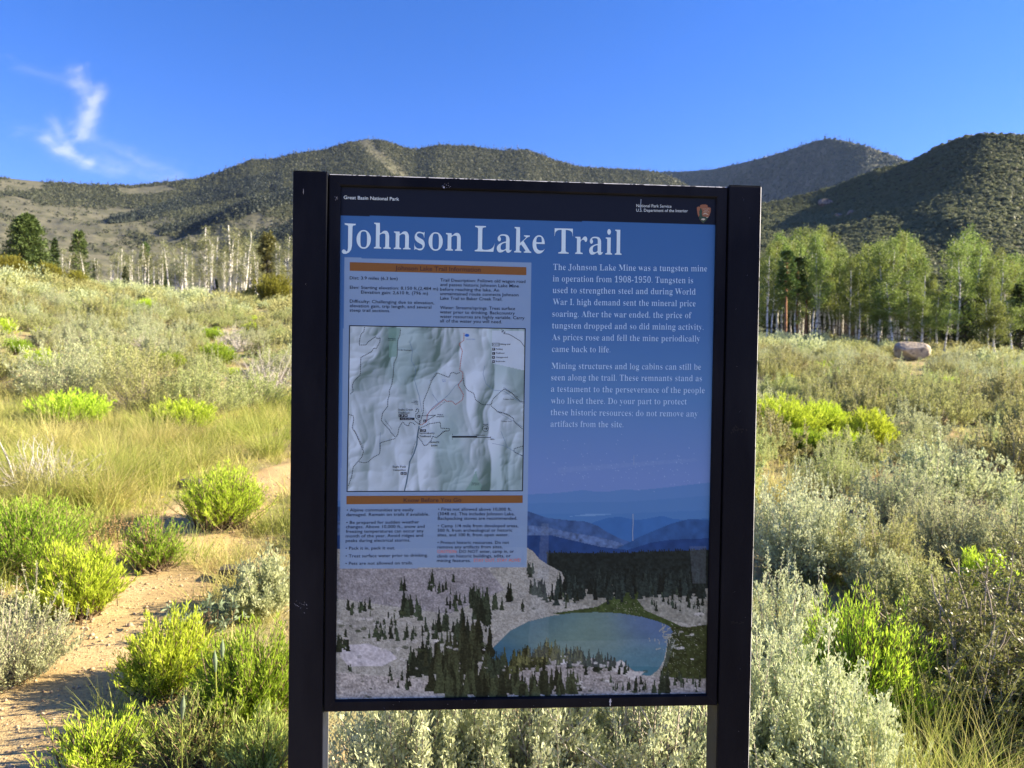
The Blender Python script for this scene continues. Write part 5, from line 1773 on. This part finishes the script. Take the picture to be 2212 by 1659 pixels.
# ---- grass between the shrubs
def grass_mass(name, pts, h, nb, gm, width, k, rg, lean=.4, rad=.10):
    n = len(pts)
    base = np.repeat(pts, nb, 0)
    th = rg.uniform(0, 6.28, n * nb)
    r_ = rad * np.sqrt(rg.random(n * nb))
    B = base + np.stack([r_ * np.cos(th), r_ * np.sin(th), np.zeros(n * nb)], 1)
    q = lean * rg.uniform(.1, 1.4, n * nb)
    D = np.stack([np.cos(th) * q, np.sin(th) * q, np.ones(n * nb)], 1) + rg.normal(0, .12, (n * nb, 3))
    hh_ = np.repeat(h * rg.uniform(.6, 1.3, n), nb) * rg.uniform(.5, 1.1, n * nb)
    V, Q = blades(B, D, hh_, width * rg.uniform(.7, 1.3, n * nb), rg.uniform(.1, .7, n * nb), rg, k)
    t = np.clip(np.repeat(rg.normal(.5, .25, n), nb) + rg.normal(0, .2, n * nb), 0, 1)
    tag(link(name, mesh(name, V, Q, None, M[gm], np.repeat(t, (k + 1) * 2))), kind='stuff')


def spots(n, r0, r1, a0, a1, rg, keep=None):
    r_ = np.sqrt(rg.uniform(r0 ** 2, r1 ** 2, n))
    a = rg.uniform(a0, a1, n)
    x, y = r_ * np.sin(a), r_ * np.cos(a)
    k = trail_dist(x, y) > .66 + .12 * rg.normal(size=n)
    k &= np.hypot((x + .55) / 1.25, y - 1.9) > 1.1
    if keep is not None:
        k &= keep(x, y)
    x, y = x[k], y[k]
    return np.stack([x, y, ground_z(x, y) - .01], 1)


rg = np.random.default_rng(41)
grass_mass('meadow_grass', spots(1500, 4.6, 15, -.80, -.12, rg, lambda x, y: fbm(x / 1.2, y / 1.2, 2) > .36), .40, 34, 'grass', .0055, 4, rg)
grass_mass('dry_meadow_grass', spots(1500, 4.6, 15, -.80, -.12, rg, lambda x, y: fbm(x / 1.5 + 50, y / 1.5, 2) > .42), .42, 30, 'straw', .005, 4, rg)
grass_mass('near_grass', spots(900, 2.4, 6, -.80, .80, rg, lambda x, y: fbm(x / .7, y / .7, 2) > .44), .20, 22, 'grass', .0036, 3, rg, .5, .06)
grass_mass('near_dry_grass', spots(700, 2.4, 7, -.80, .80, rg, lambda x, y: fbm(x / .7 + 9, y / .7, 2) > .46), .22, 20, 'straw', .0034, 3, rg, .5, .06)
def edge_pts(n, lo, hi):
    t_ = rg.uniform(.28, .86, n)
    i = (t_ * 259).astype(int)
    sd_ = np.where(rg.random(n) < .5, -1, 1) * rg.uniform(lo, hi, n)
    x, y = cx[i] + nx[i] * sd_, cy[i] + ny[i] * sd_
    return np.stack([x, y, ground_z(x, y) - .01], 1)


grass_mass('trailside_grass', edge_pts(520, .42, .85), .17, 20, 'straw', .0036, 3, rg, .55, .06)
grass_mass('trailside_green_grass', edge_pts(300, .44, .85), .16, 20, 'grass', .0036, 3, rg, .55, .05)
grass_mass('field_grass', spots(3200, 6, 46, -.80, .80, rg), .26, 14, 'straw', .011, 2, rg, .45, .22)
grass_mass('green_field_grass', spots(1500, 6, 60, -.80, .80, rg), .24, 12, 'grass', .014, 2, rg, .45, .25)

# litter and gravel on the trail
rg = np.random.default_rng(51)
n = 5200
t = rg.random(n) ** 1.2
gx_ = np.interp(t * 11, seg, TRAIL[:, 0]) + rg.normal(0, .42, n)
gy_ = np.interp(t * 11, seg, TRAIL[:, 1]) + rg.normal(0, .2, n)
sz = rg.gamma(2, .0022, n) + .002
oc = np.array([[1, 0, 0], [0, 1, 0], [-1, 0, 0], [0, -1, 0], [0, 0, .7], [0, 0, -.7]]) * 1.0
V = oc[None] * sz[:, None, None] * rg.uniform(.6, 1.4, (n, 6, 1)) + np.stack([gx_, gy_, ground_z(gx_, gy_) + .017], 1)[:, None]
Fo = np.array([[0, 1, 4], [1, 2, 4], [2, 3, 4], [3, 0, 4], [1, 0, 5], [2, 1, 5], [3, 2, 5], [0, 3, 5]])
tag(link('trail_gravel', mesh('trail_gravel', V.reshape(-1, 3), None, (Fo[None] + np.arange(n)[:, None, None] * 6).reshape(-1, 3), noise_mat('gravel', (.28, .19, .11), (.56, .43, .29), 60, .9))), kind='stuff')
n = 900
p0 = spots(n * 2, 2.3, 7, -.80, .80, rg)[:n]
n = len(p0)
an = rg.uniform(0, 6.28, n)
ln = rg.uniform(.03, .16, n)
d = np.stack([np.cos(an), np.sin(an), rg.normal(.1, .12, n)], 1)
P_ = p0[:, None] + np.array([0, 0, .02]) + d[:, None] * ln[:, None, None] * np.linspace(0, 1, 3)[None, :, None]
a = Acc()
V, Q = tubes(P_, np.full((n, 3), .0022))
a.add(V, Q)
tag(link('twig_litter', a.mesh('twig_litter', wood_grey)), kind='stuff')

# ------------------------------------------------------------------ trees
def stand(px, py_base, dist, sink=.25):
    d = ray(px, py_base)
    d = d / math.hypot(d[0], d[1]) * dist
    return (d[0], d[1], float(ground_z(d[0], d[1])) - sink)


def tree_at(name, parts, px, dist, H, H0, label, cat, group, rz=0, wide=1.0):
    k = H / H0
    return plant(name, parts, stand(px, 700, dist), rz, (k * wide, k * wide, k), label, cat, group)


def height_for(px, py_top, dist):
    """height a tree at that distance needs to reach a place in the photograph"""
    d = ray(px, py_top)
    b = stand(px, 700, dist, 0)
    return EYE + d[2] / math.hypot(d[0], d[1]) * dist - b[2] + .25


rg = np.random.default_rng(61)
SP = [make_aspen('bare_aspen', np.random.default_rng(300 + i), 10, False, i in (1, 2, 4), [0, .05, .18, -.28, 0, .4][i]) for i in range(6)]
LU = [make_aspen('leafy_aspen', np.random.default_rng(320 + i), 11, True, i == 2, [0, .08, 0, -.1, .05, 0][i], [.42, .24, .36, .20, .45, .30][i]) for i in range(6)]
# left stand: (px, py of the top)
left_as = [(138, 545), (150, 556), (205, 560), (222, 548), (232, 566), (246, 552), (262, 540), (284, 555), (300, 562), (330, 530), (342, 552), (354, 560), (368, 522), (384, 556), (396, 528), (408, 540), (420, 545), (434, 498), (442, 548),
           (452, 530), (463, 515), (474, 556), (486, 545), (496, 488), (503, 500), (516, 540), (526, 522), (540, 505), (548, 530), (558, 545), (606, 535), (616, 512), (622, 545), (192, 552), (214, 570), (256, 568), (273, 548), (292, 540), (308, 548), (320, 560), (337, 568), (348, 540), (361, 548), (376, 538), (390, 565), (402, 555), (414, 525), (427, 552), (437, 562), (447, 520), (458, 548), (469, 530), (480, 522), (491, 536), (509, 528), (521, 555), (533, 518), (553, 512), (599, 550), (611, 528), (628, 530)]
for i, (px, top) in enumerate(left_as):
    px += rg.normal() * 5
    dist = 70 + (i * 37 % 29)
    H = max(3.5, height_for(px, top, dist) * 1.02)
    v = [0, 2, 1, 3, 0, 5, 4][i % 7]
    where = 'between the big pine and the olive pine' if px < 200 else ('just right of the olive pine' if px < 290 else ('midway along the left aspen row' if px < 430 else ('near the sign, left of the tawny fir' if px < 566 else 'between the tawny fir and the sign')))
    lab = f'{"tallest " if top < 500 else ("tall " if top < 532 else "short ")}{"leaning " if v in (3, 5) else ("forked " if v in (1, 2, 4) else "straight ")}white aspen {where}'
    tree_at('aspen', SP[v], px, dist, H, 10, lab, 'aspen', 'pale aspens of the left stand', rg.uniform(0, 6.28), rg.uniform(.65, 1.25))
right_as = [(1655, 540), (1668, 528), (1680, 515), (1692, 520), (1712, 512), (1728, 500), (1745, 520), (1756, 505), (1768, 498), (1782, 505), (1796, 520), (1808, 535), (1822, 542), (1838, 570), (1850, 560), (1862, 545), (1878, 535), (1892, 538),
            (1908, 528), (1922, 520), (1936, 515), (1950, 530), (1962, 508), (1974, 535), (1984, 560), (1996, 580), (2010, 600), (2060, 520), (2076, 500), (2092, 512), (2108, 522), (2120, 530), (2135, 570), (2160, 560), (2172, 545), (2186, 556), (2200, 575), (2216, 560), (2232, 570), (1661, 550), (1674, 545), (1700, 530), (1720, 535), (1737, 515), (1762, 515), (1776, 512), (1790, 530), (1815, 550), (1870, 540), (1885, 552), (1900, 545), (1914, 538), (1929, 530), (1943, 522), (1956, 520), (1968, 530), (1990, 575), (2068, 530), (2100, 535), (2114, 545), (2145, 575), (2180, 560), (2208, 570)]
for i, (px, top) in enumerate(right_as):
    dist = 62 + (i * 29 % 25)
    H = max(3.5, height_for(px, top - 6, dist) * .97)
    v = i % 6
    where = 'next to the sign' if px < 1735 else ('left of the gap over the boulder' if px < 1830 else ('behind the boulder, in the thick of the stand' if px < 2015 else ('right of the boulder beside the dark firs' if px < 2140 else 'at the right edge of the photo')))
    lab = f'{"tall" if top < 522 else ("middling" if top < 550 else "low")} {"forked " if v == 2 else ("leaning " if v in (1, 3) else "")}leafy green aspen {where}'
    tree_at('leafy_aspen', LU[v], px, dist, H, 11, lab, 'aspen', 'leafy aspens of the right stand', rg.uniform(0, 6), rg.uniform(.62, .85))
# low aspen saplings in front of the right stand
for i, (px, top, dist) in enumerate(((1715, 640, 62), (1900, 650, 60), (1930, 610, 60), (1965, 620, 61), (1990, 650, 60), (2040, 660, 61), (2020, 640, 63), (2150, 660, 60), (2190, 650, 62), (1860, 640, 62))):
    H = max(2.2, height_for(px, top, dist))
    tree_at('leafy_aspen', LU[(i * 2) % 6], px, dist, H, 11, f'small bushy aspen sapling {["beside the sign under the tall trunks", "left of the boulder at the foot of the stand", "above the boulder, brightest green", "just right of the boulder", "right of the boulder in a pair", "among the dark firs, right one", "among the dark firs, left one", "near the right edge, left one", "near the right edge, right one", "under the gap in the stand"][i]}', 'aspen', 'aspen saplings of the right stand', i, 1.5)
# the stand goes on behind the sign, as one wood
V_, F_, K_, T_, nv = [], [], [], [], 0
for i in range(46):
    px = 650 + i * 21.5 + rg.normal() * 6
    parts = (SP if px < 1000 else LU)[i % 6]
    b = stand(px, 700, rg.uniform(66, 92))
    k = rg.uniform(.75, 1.0) * (.8 if px < 1000 else 1)
    for q, (_, m_s) in enumerate(parts):
        co = np.zeros(len(m_s.vertices) * 3, np.float32)
        m_s.vertices.foreach_get('co', co)
        lv = np.zeros(len(m_s.loops), np.int32)
        m_s.loops.foreach_get('vertex_index', lv)
        tv = np.zeros(len(m_s.vertices), np.float32)
        m_s.attributes['tint'].data.foreach_get('value', tv)
        V_.append(co.reshape(-1, 3) * k + np.array(b))
        F_.append(lv.reshape(-1, 4) + nv)
        K_.append(np.full(len(lv) // 4, 0 if q < 2 else (1 if px < 1000 else 2), np.int32))
        T_.append(tv)
        nv += len(tv)
wm = mesh('aspen_wood', np.concatenate(V_), np.concatenate(F_), None, bark_aspen, np.concatenate(T_))
wm.materials.append(M['aspen_pale'])
wm.materials.append(M['aspen'])
wm.polygons.foreach_set('material_index', np.concatenate(K_))
tag(link('aspen_wood', wm), kind='stuff')
# pines with orange trunks, and bare grey trees
PT = make_conifer('orange_pine', np.random.default_rng(340), 11, 1.4, 'pine', .6, .55, .5, bark_pine)
for px, top, dist, lab in ((1697, 545, 60, 'orange-trunked pine beside the sign, its bare trunk lit'), (1741, 560, 66, 'orange-brown pine trunk left of the thick white aspen trunks'), (1721, 560, 70, 'dim brown pine trunk between the two orange ones')):
    tree_at('pine', PT, px, dist, height_for(px, top, dist), 11, lab, 'pine', 'orange trunked pines')
BR = make_bitter('bare_tree', np.random.default_rng(345), .9, 3.4, 26, 0, wmat=bark_dark, kids=16)
for px, top, dist, lab in ((1832, 552, 92, 'bare grey-brown tree in the gap above the boulder'), (2038, 530, 80, 'bare grey-brown tree left of the tall right aspens'), (2022, 545, 82, 'bare dark tree behind the boulder, next to the saplings')):
    tree_at('bare_tree', BR, px, dist, height_for(px, top, dist), 3.4, lab, 'bare tree', 'bare trees in the right stand')
# conifers
BIG = [make_conifer('round_pine', np.random.default_rng(351), 8, 3.1, 'pine', .66, .02, 4.5, ragged=.22), make_conifer('narrow_fir', np.random.default_rng(352), 8, .95, 'fir', .75, .02, 1.2), make_conifer('olive_pine', np.random.default_rng(353), 8, 1.7, 'pine', .55, .10, 1.3),
       make_conifer('tawny_fir', np.random.default_rng(354), 8, 1.5, 'tawny', .8, .04, 1.3), make_conifer('broad_fir', np.random.default_rng(355), 8, 1.9, 'fir', .7, .0, 1.8)]
for px, top, dist, v, w_, lab in ((58, 466, 72, 0, 1.0, 'big full green pine at the far left edge'), (-8, 535, 78, 1, 1.6, 'dark fir cut off by the left edge of the photo'), (118, 515, 80, 1, 1.0, 'narrow dark fir just right of the big pine'), (170, 500, 84, 2, .9, 'olive pine standing among the first white aspens'),
                                  (206, 560, 90, 1, 1.0, 'small dark fir behind the aspens right of the olive pine'), (272, 575, 82, 1, 1.4, 'small dark fir midway along the left aspens, lowest'), (313, 526, 92, 2, .7, 'slim olive pine midway along the left aspens'),
                                  (577, 503, 84, 3, 1.45, 'tawny fir above the round juniper beside the sign'), (560, 560, 95, 3, .8, 'small tawny fir left of the tall one'), (466, 604, 80, 1, 1.3, 'tiny dark fir among white trunks left of the juniper'), (540, 600, 88, 1, 1.2, 'tiny dark fir at the foot of the tawny fir'),
                                  (352, 560, 120, 4, .9, 'dim grey fir behind the middle of the left aspens'), (2128, 600, 68, 4, .9, 'dark bushy fir right of the tall aspens'), (2085, 640, 66, 4, 1.0, 'dark low fir below the tall right aspens'),
                                  (2205, 610, 70, 4, 1.0, 'dark fir at the right edge among saplings'), (2050, 610, 78, 4, .8, 'dark fir behind the saplings right of the boulder'), (2000, 660, 74, 4, 1.1, 'dark low fir right behind the boulder'), (1780, 600, 96, 4, 1.2, 'shaded dark fir deep behind the white trunks, left one'),
                                  (1830, 600, 96, 4, 1.2, 'shaded dark fir under the gap in the stand'), (1880, 590, 96, 4, 1.2, 'shaded dark fir deep behind the stand, above the boulder'), (1680, 600, 96, 4, 1.2, 'shaded dark fir behind the trunks beside the sign'), (1935, 600, 96, 4, 1.2, 'shaded dark fir deep behind the saplings'), (1730, 590, 98, 4, 1.2, 'shaded dark fir behind the orange pine trunks')):
    tree_at('conifer', BIG[v], px, dist, height_for(px, top, dist), 8, lab, 'conifer', None, px, w_)
JU = make_rabbit('juniper', np.random.default_rng(360), 1.9, 2.0, 420, 26, 'juniper', .22)
for px, py, s, lab in ((590, 652, 1.0, 'round olive juniper at the edge of the field beside the sign'), (165, 628, .5, 'low olive juniper under the olive pine'), (20, 600, .7, 'low olive juniper under the big pine, left one'), (105, 618, .6, 'low olive juniper under the big pine, right one'), (533, 655, .45, 'small dark juniper left of the round olive one')):
    plant('juniper', JU, stand(px, py, 63, 0), px, (s * .9, s * .9, s * 1.15), lab, 'juniper', 'junipers at the edge of the field')

# ------------------------------------------------------------------ cloud: high cirrus, thin layers 7 km away
def wisp():
    n = 340
    U_, V_ = np.meshgrid(np.linspace(0, 1, n), np.linspace(0, 1, n))
    PX, PY = -60 + U_ * 480, 110 + V_ * 300
    D = np.zeros_like(PX)
    wob = 30 * (fbm(PX / 70, PY / 70, 3) - .5)
    rc = np.random.default_rng(71)
    guides = (((((168, 158), (178, 195), (200, 228), (198, 255), (186, 288)), 16, .20, 16), (((216, 198), (202, 232), (190, 262), (181, 290)), 9, .26, 12), (((176, 238), (188, 262), (178, 295)), 10, .22, 8),
              (((110, 260), (130, 285), (140, 310), (152, 332)), 10, .18, 8), (((178, 280), (142, 300), (150, 334)), 12, .18, 8), (((102, 304), (130, 325), (160, 338), (196, 352)), 8, .30, 10),
              (((105, 316), (180, 360), (260, 378), (345, 402)), 14, .10, 12), (((170, 285), (260, 330), (340, 362), (420, 392)), 18, .08, 16), (((30, 284), (100, 292), (150, 320)), 10, .07, 8), (((-60, 114), (22, 117)), 3, .14, 4), (((40, 140), (130, 166), (190, 195)), 14, .07, 8)))
    for pts, wd, amp, nf in guides:
        for _ in range(nf):
            q = np.array(pts, float) + rc.normal(0, wd * .55, (len(pts), 2)) + rc.normal(0, wd * .45, 2)
            w_ = rc.uniform(1.6, 5.5)
            best = np.full(PX.shape, 1e9)
            for (a0, b0), (a1, b1) in zip(q[:-1], q[1:]):
                s = np.clip(((PX - a0) * (a1 - a0) + (PY - b0) * (b1 - b0)) / ((a1 - a0) ** 2 + (b1 - b0) ** 2), 0, 1)
                best = np.minimum(best, np.hypot(PX + wob * .6 - a0 - s * (a1 - a0), PY + wob * .4 - b0 - s * (b1 - b0)))
            D += amp * rc.uniform(.4, 1.2) * (np.exp(-(best / w_) ** 2) * .6 + np.exp(-(best / (w_ * 3)) ** 2) * .4)
    st_ = fbm((PX * .35 + PY) / 16 + wob * .05, (PX - PY * .4) / 46, 5)
    D = D * (.38 + .85 * smooth01((st_ - .22) * 1.5))
    ed = smooth01(np.minimum(np.minimum(U_, 1 - U_), np.minimum(V_, 1 - V_)) * 9)
    return PX, PY, (1 - np.exp(-.9 * D)) * ed


PX, PY, DN = wisp()
m_, n_, l_, p_ = mat_new('cirrus')
at_ = n_.new('ShaderNodeAttribute')
at_.attribute_name = 'tint'
df, tl, tp = n_.new('ShaderNodeBsdfDiffuse'), n_.new('ShaderNodeBsdfTranslucent'), n_.new('ShaderNodeBsdfTransparent')
df.inputs[0].default_value = tl.inputs[0].default_value = (.9, .92, .95, 1)
m1, m2 = n_.new('ShaderNodeMixShader'), n_.new('ShaderNodeMixShader')
l_.new(df.outputs[0], m1.inputs[1])
l_.new(tl.outputs[0], m1.inputs[2])
l_.new(at_.outputs['Fac'], m2.inputs[0])
l_.new(tp.outputs[0], m2.inputs[1])
l_.new(m1.outputs[0], m2.inputs[2])
l_.new(m2.outputs[0], n_['Material Output'].inputs[0])
d = ray(PX, PY)
a = Acc()
n = PX.shape[0]
b0 = np.arange(n - 1)[:, None] * n + np.arange(n - 1)[None]
Qc = np.stack([b0, b0 + 1, b0 + n + 1, b0 + n], -1).reshape(-1, 4)
for k in range(3):
    # each layer lies in a slanting plane turned towards the sun
    nv = nrm(np.array([sun_dir.x, sun_dir.y, sun_dir.z]) * .8 - nrm(ray(180, 260)) * 1.0)
    t_ = (7000 + 60 * k) / (d @ nv) * (nrm(ray(180, 260)) @ nv)
    a.add(d * t_[..., None], Qc, tint=(1 - (1 - DN * .26) ** (1 / 3)).ravel())
cl = link('cirrus_cloud', a.mesh('cirrus_cloud', m_, True))
tag(cl, 'wispy white cirrus streak curling down the blue sky at the left', 'cloud')
cl.location = (0, 0, EYE)

# ------------------------------------------------------------------ the air: thin even haze over the whole valley
bm = bmesh.new()
box_bm(bm, -3600, 3600, -400, 3900, -6, 900, 0)
hz = bpy.data.materials.new('valley_air')
hz.use_nodes = True
hn = hz.node_tree.nodes
hn.remove(hn['Principled BSDF'])
pv_ = hn.new('ShaderNodeVolumePrincipled')
pv_.inputs['Color'].default_value = (.40, .60, 1.0, 1)
pv_.inputs['Density'].default_value = 0.000024
pv_.inputs['Anisotropy'].default_value = .2
hz.node_tree.links.new(pv_.outputs[0], hn['Material Output'].inputs['Volume'])
ho = bm_obj('haze', bm, hz, None)
tag(ho, kind='stuff')
